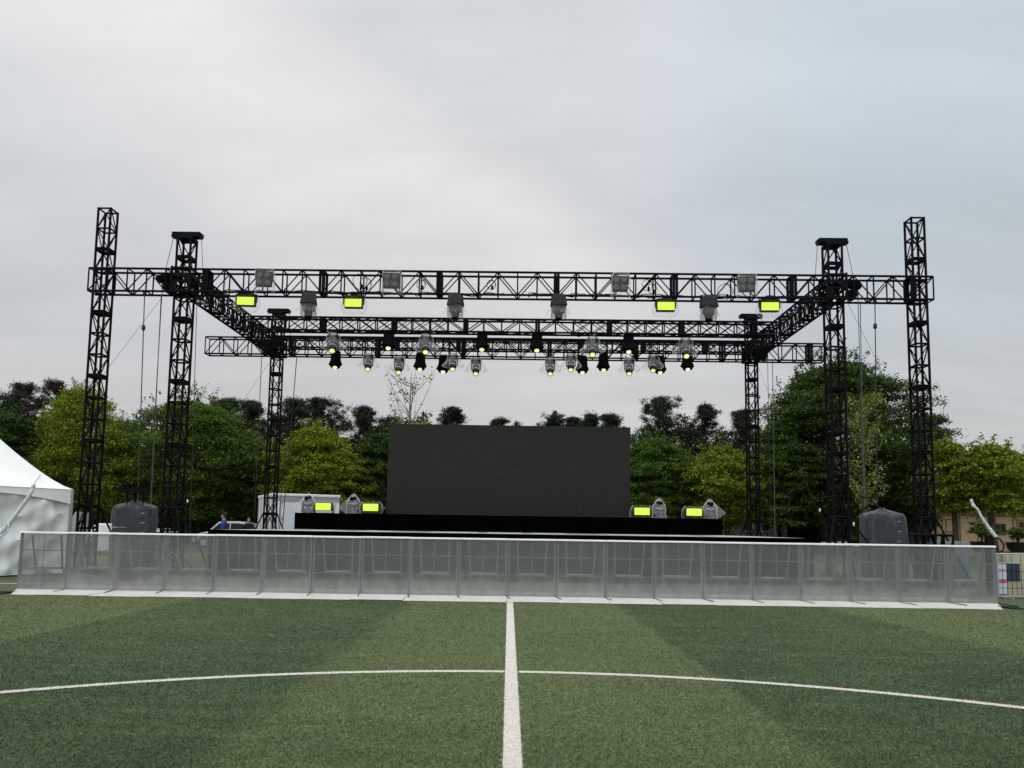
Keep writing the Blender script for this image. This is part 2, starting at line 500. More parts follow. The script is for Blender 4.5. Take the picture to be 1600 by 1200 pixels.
# ------------------------------------------------------------------ mesh builder
class MB:
    def __init__(s):
        s.v, s.f, s.mi = [], [], []

    def add(s, vs, fs, mi=0):
        o = len(s.v)
        s.v += [tuple(p) for p in vs]
        s.f += [tuple(i + o for i in f) for f in fs]
        s.mi += [mi] * len(fs)
        return s

    def box(s, x0, x1, y0, y1, z0, z1, mi=0):
        vs = [(x, y, z) for z in (z0, z1) for y in (y0, y1) for x in (x0, x1)]
        return s.add(vs, [(0, 2, 3, 1), (4, 5, 7, 6), (0, 1, 5, 4), (2, 6, 7, 3), (0, 4, 6, 2), (1, 3, 7, 5)], mi)

    def obox(s, c, sx, sy, sz, R=None, mi=0):
        R = R or Matrix.Identity(3)
        c = Vector(c)
        vs = [c + R @ Vector((x * sx / 2, y * sy / 2, z * sz / 2)) for z in (-1, 1) for y in (-1, 1) for x in (-1, 1)]
        return s.add(vs, [(0, 2, 3, 1), (4, 5, 7, 6), (0, 1, 5, 4), (2, 6, 7, 3), (0, 4, 6, 2), (1, 3, 7, 5)], mi)

    def tube(s, a, b, r, n=6, r2=None, mi=0, caps=True):
        a, b = Vector(a), Vector(b)
        d = b - a
        if d.length < 1e-6:
            return s
        q = d.to_track_quat('Z', 'Y').to_matrix()
        r2 = r if r2 is None else r2
        vs = []
        for p, rr in ((a, r), (b, r2)):
            for k in range(n):
                t = 2 * PI * (k + .5) / n
                vs.append(p + q @ Vector((rr * math.cos(t), rr * math.sin(t), 0)))
        fs = [(k, (k + 1) % n, n + (k + 1) % n, n + k) for k in range(n)]
        if caps:
            fs += [tuple(range(n - 1, -1, -1)), tuple(range(n, 2 * n))]
        return s.add(vs, fs, mi)

    def path(s, pts, r, n=5, mi=0):
        rs = r if isinstance(r, (list, tuple)) else [r] * len(pts)
        pts = [Vector(p) for p in pts]
        vs, fs = [], []
        up = Vector((0.13, 0.27, 0.95)).normalized()
        for i, p in enumerate(pts):
            t = (pts[min(i + 1, len(pts) - 1)] - pts[max(i - 1, 0)]).normalized()
            sx = t.cross(up)
            if sx.length < 0.05:
                sx = t.cross(Vector((1, 0.1, 0)))
            sx.normalize()
            sy = sx.cross(t)
            for k in range(n):
                a = 2 * PI * k / n
                vs.append(p + rs[i] * (math.cos(a) * sx + math.sin(a) * sy))
        for i in range(len(pts) - 1):
            for k in range(n):
                k2 = (k + 1) % n
                fs.append((i * n + k, i * n + k2, (i + 1) * n + k2, (i + 1) * n + k))
        fs += [tuple(range(n - 1, -1, -1)), tuple(range((len(pts) - 1) * n, len(pts) * n))]
        return s.add(vs, fs, mi)

    def lathe(s, prof, n=20, M=None, mi=0, wob=0.0, seed=0, open_ends=False, sq=0.0):
        """prof: list of (r, z); sq>0 squares the section"""
        rnd = random.Random(seed)
        M = M or Matrix.Identity(4)
        vs, fs = [], []
        ph = [rnd.uniform(0, 6.28) for _ in range(6)]
        for i, (r, z) in enumerate(prof):
            for k in range(n):
                a = 2 * PI * k / n
                w = 1 + wob * (math.sin(3 * a + ph[0] + z * 5) * .5 + math.sin(7 * a + ph[1] + i * 1.1) * .35 + math.sin(11 * a + ph[2] - i * .9) * .3)
                q = 1.0
                if sq:
                    q = 1 + sq * (1 / max(abs(math.cos(a)), abs(math.sin(a))) - 1)
                dz = wob * .25 * r * math.sin(5 * a + ph[3])
                vs.append(M @ Vector((r * w * q * math.cos(a), r * w * q * math.sin(a), z + dz)))
        for i in range(len(prof) - 1):
            for k in range(n):
                k2 = (k + 1) % n
                fs.append((i * n + k, i * n + k2, (i + 1) * n + k2, (i + 1) * n + k))
        if not open_ends:
            fs += [tuple(range(n - 1, -1, -1)), tuple(range((len(prof) - 1) * n, len(prof) * n))]
        return s.add(vs, fs, mi)

    def prism(s, poly, y0, y1, mi=0, ax='y'):
        n = len(poly)
        if ax == 'y':
            vs = [(x, y0, z) for x, z in poly] + [(x, y1, z) for x, z in poly]
        else:
            vs = [(y0, x, z) for x, z in poly] + [(y1, x, z) for x, z in poly]
        fs = [tuple(range(n)), tuple(range(2 * n - 1, n - 1, -1))]
        fs += [(k, n + k, n + (k + 1) % n, (k + 1) % n) for k in range(n)]
        return s.add(vs, fs, mi)

    def build(s, name, mat, parent=None, smooth=False, bevel=0.0, loc=None):
        me = bpy.data.meshes.new(name)
        me.from_pydata(s.v, [], s.f)
        mats = mat if isinstance(mat, (list, tuple)) else [mat]
        for m in mats:
            me.materials.append(m)
        if len(mats) > 1:
            me.polygons.foreach_set('material_index', s.mi)
        if smooth:
            me.polygons.foreach_set('use_smooth', [True] * len(me.polygons))
            me.set_sharp_from_angle(angle=rad(40))
        me.update()
        o = bpy.data.objects.new(name, me)
        COL.objects.link(o)
        if parent is not None:
            o.parent = parent
        if loc is not None:
            o.location = loc
        if bevel:
            b = o.modifiers.new('bevel', 'BEVEL')
            b.width = bevel
            b.segments = 2
            b.limit_method = 'ANGLE'
        return o


def tag(o, label=None, cat=None, group=None, kind=None):
    if label:
        o['label'] = label
    if cat:
        o['category'] = cat
    if group:
        o['group'] = group
    if kind:
        o['kind'] = kind
    return o


def thing(name, label, cat, loc=(0, 0, 0), rz=0.0, group=None):
    o = bpy.data.objects.new(name, None)
    o.empty_display_size = 0.2
    COL.objects.link(o)
    o.location = loc
    o.rotation_euler = (0, 0, rz)
    return tag(o, label, cat, group)


def copy_tree(o, parent=None):
    c = o.copy()
    COL.objects.link(c)
    c.parent = parent
    for ch in list(o.children):
        copy_tree(ch, c)
    return c


ORD = ['first', 'second', 'third', 'fourth', 'fifth', 'sixth', 'seventh', 'eighth', 'ninth', 'tenth', 'eleventh',
       'twelfth', 'thirteenth', 'fourteenth', 'fifteenth', 'sixteenth', 'seventeenth', 'eighteenth', 'nineteenth', 'twentieth']

# ------------------------------------------------------------------ ground
g = MB()
g.add([(-900, -60, 0), (900, -60, 0), (900, 1500, 0), (-900, 1500, 0)], [(0, 1, 2, 3)])
tag(g.build('turf_ground', turfmat()), kind='structure')

# asphalt apron behind the pitch, below the trees
g = MB()
g.add([(-160, 36, 0.004), (160, 36, 0.004), (160, 140, 0.004), (-160, 140, 0.004)], [(0, 1, 2, 3)])
tag(g.build('road', M_ASPH), kind='structure')

LW = 0.12
a, b = G(801, 1200), G(797, 950)
ldir = (b - a).normalized()
lx = lambda y: a.x + ldir.x / ldir.y * (y - a.y)
g = MB()
g.add([(lx(-20) - LW / 2, -20, 0.006), (lx(-20) + LW / 2, -20, 0.006), (lx(14.6) + LW / 2, 14.6, 0.006), (lx(14.6) - LW / 2, 14.6, 0.006)], [(0, 1, 2, 3)])
tag(g.build('halfway_line', M_LINE), kind='structure')
apex = G(798, 1050)
CR = 8.15
cc = Vector((apex.x, apex.y - CR, 0))
g = MB()
N = 2400
for k in range(N):
    t0, t1 = 2 * PI * k / N, 2 * PI * (k + 1) / N
    p = [(cc.x + r * math.sin(t), cc.y + r * math.cos(t), 0.0045) for r, t in
         ((CR - .05, t0), (CR + .05, t0), (CR + .05, t1), (CR - .05, t1))]
    if all(abs(q[0] - lx(q[1])) > LW / 2 for q in p):
        g.add(p, [(0, 3, 2, 1)])
tag(g.build('centre_circle_line', M_LINE), kind='structure')
# touch line far left behind the barrier, seen beside the tent
p0 = G(10, 912)
g = MB()
g.add([(-60, p0.y, 0.005), (-9.6, p0.y, 0.005), (-9.6, p0.y + .12, 0.005), (-60, p0.y + .12, 0.005)], [(0, 1, 2, 3)])
tag(g.build('touch_line', M_LINE), kind='structure')


def numpy_mesh(name, V, nper, mats, mi=None, parent=None):
    """V: (n*nper,3) consecutive faces with nper verts each"""
    n = len(V) // nper
    me = bpy.data.meshes.new(name)
    me.vertices.add(len(V))
    me.vertices.foreach_set('co', V.astype(np.float32).ravel())
    me.loops.add(n * nper)
    me.loops.foreach_set('vertex_index', np.arange(n * nper, dtype=np.int32))
    me.polygons.add(n)
    me.polygons.foreach_set('loop_start', np.arange(0, n * nper, nper, dtype=np.int32))
    try:
        me.polygons.foreach_set('loop_total', np.full(n, nper, dtype=np.int32))
    except Exception:
        pass
    for m in mats:
        me.materials.append(m)
    if mi is not None:
        me.polygons.foreach_set('material_index', mi.astype(np.int32))
    me.update(calc_edges=True)
    o = bpy.data.objects.new(name, me)
    COL.objects.link(o)
    if parent is not None:
        o.parent = parent
    return o


def blades():
    rg = np.random.default_rng(3)
    n = 800000
    # denser close to the lens, thinning out with distance
    y = 3.9 + (14.6 - 3.9) * rg.random(n) ** 1.7
    x = (rg.random(n) * 2 - 1) * (y * 0.74 + 0.4)
    h = 0.008 + 0.009 * rg.random(n)
    wd = 0.0018 + 0.0007 * y * rg.random(n) * 0.5
    ang = rg.random(n) * 2 * PI
    lean = rg.normal(0, 0.8, (n, 2)) * h[:, None]
    V = np.zeros((n, 3, 3))
    cx, sy = np.cos(ang) * wd, np.sin(ang) * wd
    V[:, 0] = np.stack([x - cx, y - sy, np.zeros(n)], 1)
    V[:, 1] = np.stack([x + cx, y + sy, np.zeros(n)], 1)
    V[:, 2] = np.stack([x + lean[:, 0], y + lean[:, 1], h], 1)
    on = np.abs(x - (a.x + ldir.x / ldir.y * (y - a.y))) < LW / 2 + rg.normal(0, .006, n)
    rr = np.hypot(x - cc.x, y - cc.y)
    on |= np.abs(rr - CR) < 0.05
    o = numpy_mesh('grass_blades', V.reshape(-1, 3), 3, [blademat(), M_LINEB], on.astype(int))
    tag(o, 'short artificial green turf fibres with white fibres along the painted lines', 'turf', kind='stuff')


blades()


# ------------------------------------------------------------------ truss pieces
def lattice(L, H, D, bay, style, rc=0.033, rl=0.019, sect=6, xs=None, cc_mid=None):
    """box truss along local x, centred on x, z from 0 to H, y from -D/2 to D/2. returns (chords list, lacing MB)"""
    chords = []
    for y in (-D / 2, D / 2):
        for z in (0, H):
            m = MB()
            m.tube((-L / 2, y, z), (L / 2, y, z), rc, 8)
            chords.append(m)
    lac = MB()
    nb = max(1, round(L / bay))
    b = L / nb
    for i in range(nb + 1):
        x = -L / 2 + i * b
        thick = rl * 1.15
        offs = [0]
        if i % sect == 0 and 0 < i < nb:
            offs = [-0.045, 0.045]
            thick = rc * 1.25
        for o in offs:
            for y in (-D / 2, D / 2):
                lac.tube((x + o, y, 0), (x + o, y, H), thick, 6)
            for z in (0, H):
                lac.tube((x + o, -D / 2, z), (x + o, D / 2, z), thick, 6)
        if i < nb:
            x2 = x + b
            st = style
            if style == 'mix':
                st = 'N' if nb * .37 < i < nb * .60 else 'X'
            for y in (-D / 2, D / 2):
                fl = (i % 2 == 0)
                if st == 'X':
                    lac.tube((x, y, 0), (x2, y, H), rl * .8, 5)
                    lac.tube((x, y + .01, H), (x2, y + .01, 0), rl * .8, 5)
                elif st == 'N':
                    if fl:
                        lac.tube((x, y, 0), (x2, y, H), rl, 5)
                    else:
                        lac.tube((x, y, H), (x2, y, 0), rl, 5)
            for z in ((0, H) if st == 'X' else ()):
                if i % 2:
                    lac.tube((x, -D / 2, z), (x2, D / 2, z), rl * .8, 5)
                else:
                    lac.tube((x, D / 2, z), (x2, -D / 2, z), rl * .8, 5)
    return chords, lac


def truss_beam(label, c, L, H, D, bay, style, rz=0.0, group='horizontal trusses of the stage roof rig', **kw):
    t = thing('truss_beam', label, 'truss', c, rz, group)
    ch, lac = lattice(L, H, D, bay, style, **kw)
    for m in ch:
        m.build('chord', M_TRUSS, t, smooth=True)
    lac.build('lacing', M_TRUSS, t)
    return t


ZB, ZT = 8.24, 8.92
XI, XO = 9.55, 12.0
YF, YR = 21.2, 29.04
truss_beam('long front truss carrying four round lamp blinders and lit green strobes', rigw(-0.20, YF, ZB), 24.76, ZT - ZB, 0.40, 0.575, 'N', RA)
truss_beam('rear truss running behind all the hanging lights, ends jutting past the rear towers', rigw(-0.10, YR, ZB), 24.75, ZT - ZB, 0.40, 0.575, 'N', RA)
truss_beam('left side truss running from the front left tower back to the rear left tower', rigw(-9.71, (YF + YR) / 2, ZB + 0.015), YR - YF - .5, ZT - ZB - .03, 0.40, 0.36, 'X', RA + PI / 2, rl=0.018, sect=5)
truss_beam('right side truss running from the front right tower back to the rear right tower', rigw(9.38, (YF + YR) / 2, ZB + 0.015), YR - YF - .5, ZT - ZB - .03, 0.40, 0.36, 'X', RA + PI / 2, rl=0.018, sect=5)
YM, YB = 25.8, 28.2
truss_beam('shallow cross braced truss slung across the middle of the rig', rigw(-.18, YM, 8.38), 2 * XI - .5, 0.47, 0.34, 0.64, 'mix', RA, rc=0.036, rl=0.021, sect=4)
truss_beam('shallow cross braced truss just in front of the rear truss', rigw(-.15, YB, 8.34), 2 * XI - .5, 0.43, 0.34, 0.60, 'X', RA, rc=0.034, rl=0.019, sect=4)


def tower(label, x, y, ztop, W, capped, mirror=1, sleeve=True):
    t = thing('truss_tower', label, 'truss tower', rigw(x, y, 0), RA, 'towers of the stage roof rig')
    h = W / 2
    ru = 0.60
    n = int(ztop / ru)
    ru = ztop / n
    for sx in (-1, 1):
        for sy in (-1, 1):
            m = MB()
            m.tube((sx * h, sy * h, 0.05), (sx * h, sy * h, ztop), 0.034, 8)
            m.build('leg', M_TRUSS, t, smooth=True)
    m = MB()
    for i in range(1, n + 1):
        z = i * ru
        rr = 0.029
        zs = [z]
        if i % 3 == 0 and i < n:
            zs = [z - .03, z + .03]
            rr = 0.03
        for zz in zs:
            zz = min(zz, ztop - .02)
            for s_ in (-1, 1):
                m.tube((-h, s_ * h, zz), (h, s_ * h, zz), rr, 6)
                m.tube((s_ * h, -h, zz), (s_ * h, h, zz), rr, 6)
        z0 = z - ru
        for s_ in (-1, 1):
            if (i + (s_ > 0)) % 2:
                m.tube((-h, s_ * h, z0), (h, s_ * h, z), 0.018, 5)
                m.tube((s_ * h, -h, z0), (s_ * h, h, z), 0.018, 5)
            else:
                m.tube((h, s_ * h, z0), (-h, s_ * h, z), 0.018, 5)
                m.tube((s_ * h, h, z0), (s_ * h, -h, z), 0.018, 5)
    m.build('lacing', M_TRUSS, t)
    m = MB()
    m.box(-.45, .45, -.45, .45, 0.0, 0.05)
    m.build('base_plate', M_TRUSS, t, bevel=0.008)
    for k in range(4):
        ang = PI / 4 + k * PI / 2
        m = MB()
        f = Vector((math.cos(ang) * 1.15, math.sin(ang) * 1.15, 0.06))
        m.tube((math.cos(ang) * h * 1.4, math.sin(ang) * h * 1.4, 1.95), f, 0.028, 6)
        m.tube((math.cos(ang) * h * 1.4, math.sin(ang) * h * 1.4, .12), f, 0.028, 6)
        m.lathe([(0.09, 0), (0.09, 0.03), (0.03, 0.06), (0.03, 0.16)], 12, Matrix.Translation((f.x, f.y, 0)))
        m.build('outrigger', M_TRUSS, t)
    if capped:
        m = MB()
        for s_ in (-1, 1):
            m.box(-.42, .42, s_ * .10 - .03, s_ * .10 + .03, ztop + .03, ztop + .18)
        m.box(-.42, .42, -.069, .069, ztop + .165, ztop + .178)
        m.box(-.23, .23, -.23, .23, ztop - .06, ztop + .028)
        m.build('top_beam', M_TRUSS, t, bevel=0.006)
        for s_ in (-1, 1):
            m = MB()
            m.lathe([(0.085, -.03), (0.06, -.01), (0.06, .01), (0.085, .03)], 16, Matrix.Translation((s_ * .40, 0, ztop + .09)) @ Matrix.Rotation(PI / 2, 4, 'X'))
            m.build('pulley', M_CHAIN, t)
        m = MB()
        for s_ in (-1, 1):
            for q in (-1, 1):
                m.box(s_ * .27 - .03, s_ * .27 + .03, q * .285 - .03, q * .285 + .03, ZB - .06, ZT + .06)
            for z_, h_ in ((ZB - .05, .10), (ZB + .26, .05), (ZT - .24, .10), (ZT - .02, .06)):
                m.box(-.239, .239, s_ * .285 - .022, s_ * .285 + .022, z_, z_ + h_)
                m.box(s_ * .27 - .022, s_ * .27 + .022, -.254, .254, z_ + .002, z_ + h_ - .002)
            m.box(-.238, -.10, s_ * .285 - .018, s_ * .285 + .018, ZB + .056, ZB + .254)
            m.box(.10, .238, s_ * .285 - .018, s_ * .285 + .018, ZB + .32, ZT - .245)
        m.build('sleeve_block', M_TRUSS, t, bevel=0.004)
        for s_ in (-1, 1):
            m = MB()
            m.tube((s_ * .42, 0, ztop + .05), (s_ * (.62 if s_ * mirror < 0 else .52), 0, ZT - .05), 0.009, 5)
            m.build('lifting_cable', M_WIRE, t)
    return t


WT = 0.40
tower('tall slim lattice tower at the far left end of the front truss', -12.24, YF, 10.78, WT * .93, False)
tower('front left lattice tower with a flat pulley beam on top', -9.80, YF, 9.91, WT, True, 1)
tower('front right lattice tower with a flat pulley beam on top', 9.36, YF, 9.91, WT, True, -1)
tower('tall slim lattice tower at the far right end of the front truss', 11.80, YF, 10.72, WT * .93, False)
tower('rear left lattice tower standing in front of the white container', -9.63, YR, 9.96, WT * .92, True, 1)
tower('rear right lattice tower rising between the dark and yellow green trees', 9.40, YR, 9.96, WT * .92, True, -1)


# chain hoists and hanging chains
def hoist(label, x, y, mirror, zbot=0.6):
    t = thing('chain_hoist', label, 'hoist', rigw(x, y, ZT - .33), RA, 'chain hoists of the roof rig')
    m = MB()
    R = Matrix.Rotation(rad(8 * mirror), 4, 'Y') @ Matrix.Rotation(PI / 2, 4, 'Y')
    m.lathe([(0.09, -.32), (0.115, -.28), (0.115, -.02), (0.13, 0), (0.13, .12), (0.10, .22), (0.07, .25)], 16, Matrix.Translation((0, 0, .12)) @ R, sq=.4)
    m.build('motor', M_BLACK, t, smooth=True)
    m = MB()
    m.path([(mirror * .14, 0, .05), (mirror * .13, .01, -.1), (mirror * .15, 0, -.22)], [.03, .045, .02], 8)
    m.build('hook', M_CHAIN, t)
    m = MB()
    m.lathe([(0.13, .0), (0.17, -.10), (0.14, -.24), (0.05, -.3)], 12, Matrix.Translation((-mirror * .05, 0, -.05)), wob=.05)
    m.build('chain_bag', M_BLACK, t)
    m = MB()
    L = ZT - .33 - zbot
    m.path([(mirror * .15, 0, -.2), (mirror * .15, 0.0, -L * .3), (mirror * .155, 0.02, -L * .7), (mirror * .15, 0, -L)], 0.011, 5)
    m.build('chain', M_CHAIN, t)


hoist('chain hoist slung inside the front truss beside the front left tower', -10.32, YF, -1)
hoist('chain hoist slung inside the front truss beside the front right tower', 9.93, YF, 1)
hoist('chain hoist slung inside the rear truss beside the rear left tower', -10.1, YR, -1)
hoist('chain hoist slung inside the rear truss beside the rear right tower', 9.9, YR, 1)


def hang(name, label, cat, p, q, r, mat, sag=0.0, blk=None, group=None):
    """hanging rope or chain from p down to q"""
    t = thing(name, label, cat, q, 0, group)
    p, q = Vector(p), Vector(q)
    pts = []
    for i in range(13):
        f = i / 12
        pt = p.lerp(q, f) - q
        pt.z -= sag * 4 * f * (1 - f)
        pts.append(pt)
    m = MB()
    m.path(pts, r, 5)
    m.build('line', mat, t)
    if blk:
        for f in blk:
            c = p.lerp(q, f) - q
            m = MB()
            m.lathe([(.02, .08), (.05, .06), (.055, -.05), (.02, -.09)], 10, Matrix.Translation(c))
            m.build('clamp', M_CHAIN, t)
    return t


def rw(u, v, Y):
    p = rigp(u, v, Y)
    return rigw(p.x, p.y, p.z)


hang('steel_cable', 'dark cable with a clamp hanging from the front truss between the two left towers', 'cable', rw(226, 458, YF), rw(214, 838, YF) - Vector((0, 0, .3)), .015, M_CHAIN, 0, [.0, .14], 'hanging cables')
hang('steel_cable', 'pale vertical cable close to the left of the front left tower', 'cable', rw(252, 460, YF + .1), rw(236, 800, YF + .1) - Vector((0, 0, .9)), .013, M_WIRE, 0, None, 'hanging cables')
hang('steel_cable', 'thin cable hanging along the right edge of the front left tower', 'cable', rw(308, 462, YF + .1), rw(299, 800, YF + .1) - Vector((0, 0, .9)), .010, M_CHAIN, 0, None, 'hanging cables')
hang('steel_cable', 'dark cable with a clamp hanging from the front truss between the two right towers', 'cable', rw(1367, 471, YF), rw(1371, 850, YF) - Vector((0, 0, .3)), .015, M_CHAIN, 0, [.0, .10], 'hanging cables')
hang('steel_cable', 'pale vertical cable dropping down to the right speaker stack', 'cable', rw(1344, 471, YF + .1), rw(1350, 830, YF + .1) - Vector((0, 0, .6)), .013, M_WIRE, 0, None, 'hanging cables')
hang('steel_cable', 'thin cable hanging left of the rear left tower', 'cable', rw(409, 556, YR), rw(398, 800, YR), .015, M_CHAIN, 0, None, 'hanging cables')
hang('steel_cable', 'dark cable hanging between the rear left tower and the screen', 'cable', rw(464, 556, YR), rw(441, 830, YR), .018, M_CHAIN, .0, None, 'hanging cables')
hang('steel_cable', 'second dark cable hanging close beside it over the white container', 'cable', rw(452, 640, YR + .1), rw(434, 830, YR + .1), .012, M_CHAIN, .0, None, 'hanging cables')
hang('steel_cable', 'pale cable hanging right of the rear right tower', 'cable', rw(1207, 563, YR), rw(1211, 845, YR), .015, M_WIRE, 0, None, 'hanging cables')
hang('guy_wire', 'thin guy wire slanting from the front truss across the tall left tower', 'guy wire', rw(252, 466, YF), Vector((-17.6, 23.5, 0.1)), .005, M_WIRE, .1, None, 'guy wires')
hang('guy_wire', 'thin guy wire slanting from the front truss across the tall right tower', 'guy wire', rw(1324, 472, YF), Vector((15.2, 23.5, 0.1)), .005, M_WIRE, .1, None, 'guy wires')
hang('guy_wire', 'thin guy wire slanting down to the left from the rear left tower', 'guy wire', rw(425, 560, YR), Vector((-15.5, 30.5, 0.1)), .005, M_WIRE, .1, None, 'guy wires')
hang('guy_wire', 'thin guy wire slanting down to the right from the rear right tower', 'guy wire', rw(1180, 562, YR), Vector((13.6, 30.5, 0.1)), .005, M_WIRE, .1, None, 'guy wires')


# power cables lying along the trusses
def run_cable(label, x0, x1, y, z, r, droop, seed):
    rn = random.Random(seed)
    c = rigw((x0 + x1) / 2, y, z)
    t = thing('power_cable', label, 'cable', c, RA, 'power cables along the trusses')
    L = x1 - x0
    for q in range(2):
        pts = []
        n = int(L / .16)
        for i in range(n + 1):
            f = i / n
            dz = -droop * abs(math.sin(f * L * 1.7 + q + seed)) * rn.random() + (q * .03)
            pts.append((-L / 2 + f * L, rn.uniform(-.04, .04) + q * .05, dz))
        m = MB()
        m.path(pts, r, 5)
        m.build('cable', M_BLACK, t)


run_cable('black cables bundled on the bottom chord of the front truss, left half', -8.8, -0.3, YF - .14, ZB + .07, .014, .12, 1)
run_cable('black cables bundled on the bottom chord of the front truss, right half', 0.4, 8.8, YF - .14, ZB + .07, .014, .12, 2)
run_cable('black cables bundled on top of the middle truss', -8.9, 8.9, YM, 8.38 + .51, .017, .05, 3)
run_cable('black cables bundled on the truss in front of the rear truss', -8.9, 8.9, YB, 8.80, .016, .05, 4)
run_cable('black cables slung under the middle truss', -8.7, 8.7, YM - .1, 8.36, .015, .1, 5)
for i, (u, v, Yy, s) in enumerate([(565, 430, YF, .5), (573, 436, YF, .42), (1010, 440, YF, .35), (1131, 445, YF, .5), (1018, 446, YF, .3), (660, 440, YF, .3), (768, 440, YF, .3)]):
    p = rigp(u, v, Yy)
    where = ['left of the second blinder', 'just left of the second blinder, lower loop', 'right of the third blinder', 'left of the fourth blinder',
             'just right of the third blinder, upper loop', 'between the second blinder and the second dark lamp', 'near the middle of the front truss'][i]
    rn = random.Random(i)
    t = thing('cable_loop', 'small tangled black cable loop ' + where, 'cable', rigw(p.x, p.y - .16, p.z), RA, 'loose cable loops on the front truss')
    m = MB()
    pts = []
    for k in range(19):
        a_ = k / 18 * 2 * PI * 1.3
        pts.append((s * .45 * math.sin(a_) * rn.uniform(.7, 1.1), rn.uniform(-.02, .02), -s * .5 + s * .5 * math.cos(a_) * rn.uniform(.8, 1.1)))
    m.path(pts, .009, 5)
    m.build('cable', M_BLACK, t)
    m = MB()
    m.lathe([(.015, -.07), (.035, -.05), (.035, .05), (.015, .07)], 8, Matrix.Translation((s * .1, 0, -s * .8)))
    m.build('plug', M_BLACK, t)


# ------------------------------------------------------------------ lamps
def R4(rx=0, ry=0, rz=0):
    return Matrix.Rotation(rz, 4, 'Z') @ Matrix.Rotation(ry, 4, 'Y') @ Matrix.Rotation(rx, 4, 'X')


def clamp_mb(z=0.0):
    m = MB()
    for s_ in (-1, 1):
        m.box(s_ * .12 - .02, s_ * .12 + .02, -.03, .03, z - .12, z + .02)
        m.lathe([(.045, -.02), (.045, .02)], 10, Matrix.Translation((s_ * .12, 0, z + .03)) @ R4(0, PI / 2, 0))
    return m


def make_strobe(seed, floor=False):
    """origin: centre of the luminous face"""
    t = thing('strobe_light', 'x', 'strobe light')
    m = MB()
    m.box(-.27, .27, -.02, .16, -.135, .135)
    for k in range(6):
        m.box(-.25 + k * .09, -.22 + k * .09, .16, .19, -.12, .12)
    m.build('housing', M_CASE, t, bevel=.012)
    m = MB()
    m.box(-.245, .245, -.036, -.022, -.115, .115)
    m.build('led_panel', M_STROBE, t)
    m = MB()
    m.box(-.16, .12, -.044, -.038, -.012, .012)
    m.build('tube', M_STROBE2, t)
    m = MB()
    if floor:
        m.box(-.31, -.285, .02, .10, -.2, .03)
        m.box(.285, .31, .02, .10, -.2, .03)
        m.box(-.31, .31, .0, .14, -.225, -.2)
        m.build('bracket', M_CASE, t)
        m = MB()
        m.lathe([(.34, -.20), (.37, -.12), (.36, .08), (.31, .16), (.27, .19)], 24, Matrix.Translation((0, .06, 0)) @ Matrix.Diagonal((1.05, .5, 1, 1)), wob=.06, seed=seed, open_ends=True, sq=.35)
        m.add([(.36, -.05, .1), (.36, -.05, -.14), (.52, -.02, -.03)], [(0, 1, 2)])
        m.build('plastic_cover', M_FILM, t, smooth=True)
    else:
        m.box(-.31, -.285, .03, .09, -.03, .2)
        m.box(.285, .31, .03, .09, -.03, .2)
        m.box(-.31, .31, .03, .09, .2, .225)
        m.box(-.10, .10, .02, .10, .225, .34)
        m.build('bracket', M_CASE, t)
        m = MB()
        m.lathe([(.24, .30), (.30, .22), (.36, .05), (.39, -.08), (.38, -.18), (.30, -.27), (.16, -.31)], 28, Matrix.Translation((0, .07, 0)) @ Matrix.Diagonal((1, .45, 1, 1)), wob=.05, seed=seed, open_ends=True)
        m.build('plastic_cover', M_FILM, t, smooth=True)
        m = MB()
        m.box(-.29, .29, -.05, .2, .16, .19)
        m.box(-.24, .24, -.03, .18, .19, .235)
        m.build('rain_hood', M_GREYF, t, bevel=.015)
    return t


def place(root, p, label, group, rz=0.0, first=None, s=1.0):
    o = root if first else copy_tree(root)
    o.location = p
    o.rotation_euler = (0, 0, RA + rz)
    o.scale = (s, s, s)
    o['label'] = label
    o['group'] = group
    return o


def rp(u, v, Y):
    p = rigp(u, v, Y)
    return rigw(p.x, p.y, p.z)


st = make_strobe(1)
lab = ['leftmost lit green strobe under the front truss, over the left side truss', 'lit green strobe under the front truss between two dark wrapped lamps on the left',
       'lit green strobe under the front truss just right of the third blinder', 'rightmost lit green strobe under the front truss, over the right side truss']
for i, (u, v) in enumerate([(384, 470.5), (552, 473.5), (1040.5, 478.5), (1203, 479)]):
    place(st, rp(u, v, YF - .1), lab[i], 'lit green strobes under the front truss', [0.05, 0, 0, -.05][i], i == 0)


def make_blinder(seed):
    t = thing('blinder_light', 'x', 'blinder light')
    m = MB()
    m.box(-.225, .225, -.01, .14, -.225, .225)
    m.build('housing', M_CASE, t, bevel=.02)
    for sx in (-1, 1):
        for sz in (-1, 1):
            m = MB()
            m.lathe([(.088, .02), (.092, .045), (.088, .05), (.075, .02), (.03, .008), (.028, .035), (.01, .045)], 20, Matrix.Translation((sx * .112, 0, sz * .112)) @ R4(PI / 2))
            m.build('lamp', M_LAMP, t, smooth=True)
    m = MB()
    m.box(-.26, -.235, .03, .09, -.02, .28)
    m.box(.235, .26, .03, .09, -.02, .28)
    m.box(-.26, .26, .03, .09, .28, .305)
    m.build('bracket', M_CASE, t)
    m = MB()
    m.lathe([(.10, .36), (.22, .32), (.27, .24), (.285, .0), (.27, -.2), (.29, -.34), (.26, -.42)], 32, Matrix.Translation((.02, .05, 0)) @ Matrix.Diagonal((1, .55, 1, 1)), wob=.07, seed=seed, open_ends=True, sq=.55)
    m.build('plastic_cover', M_FILMB, t, smooth=True)
    return t


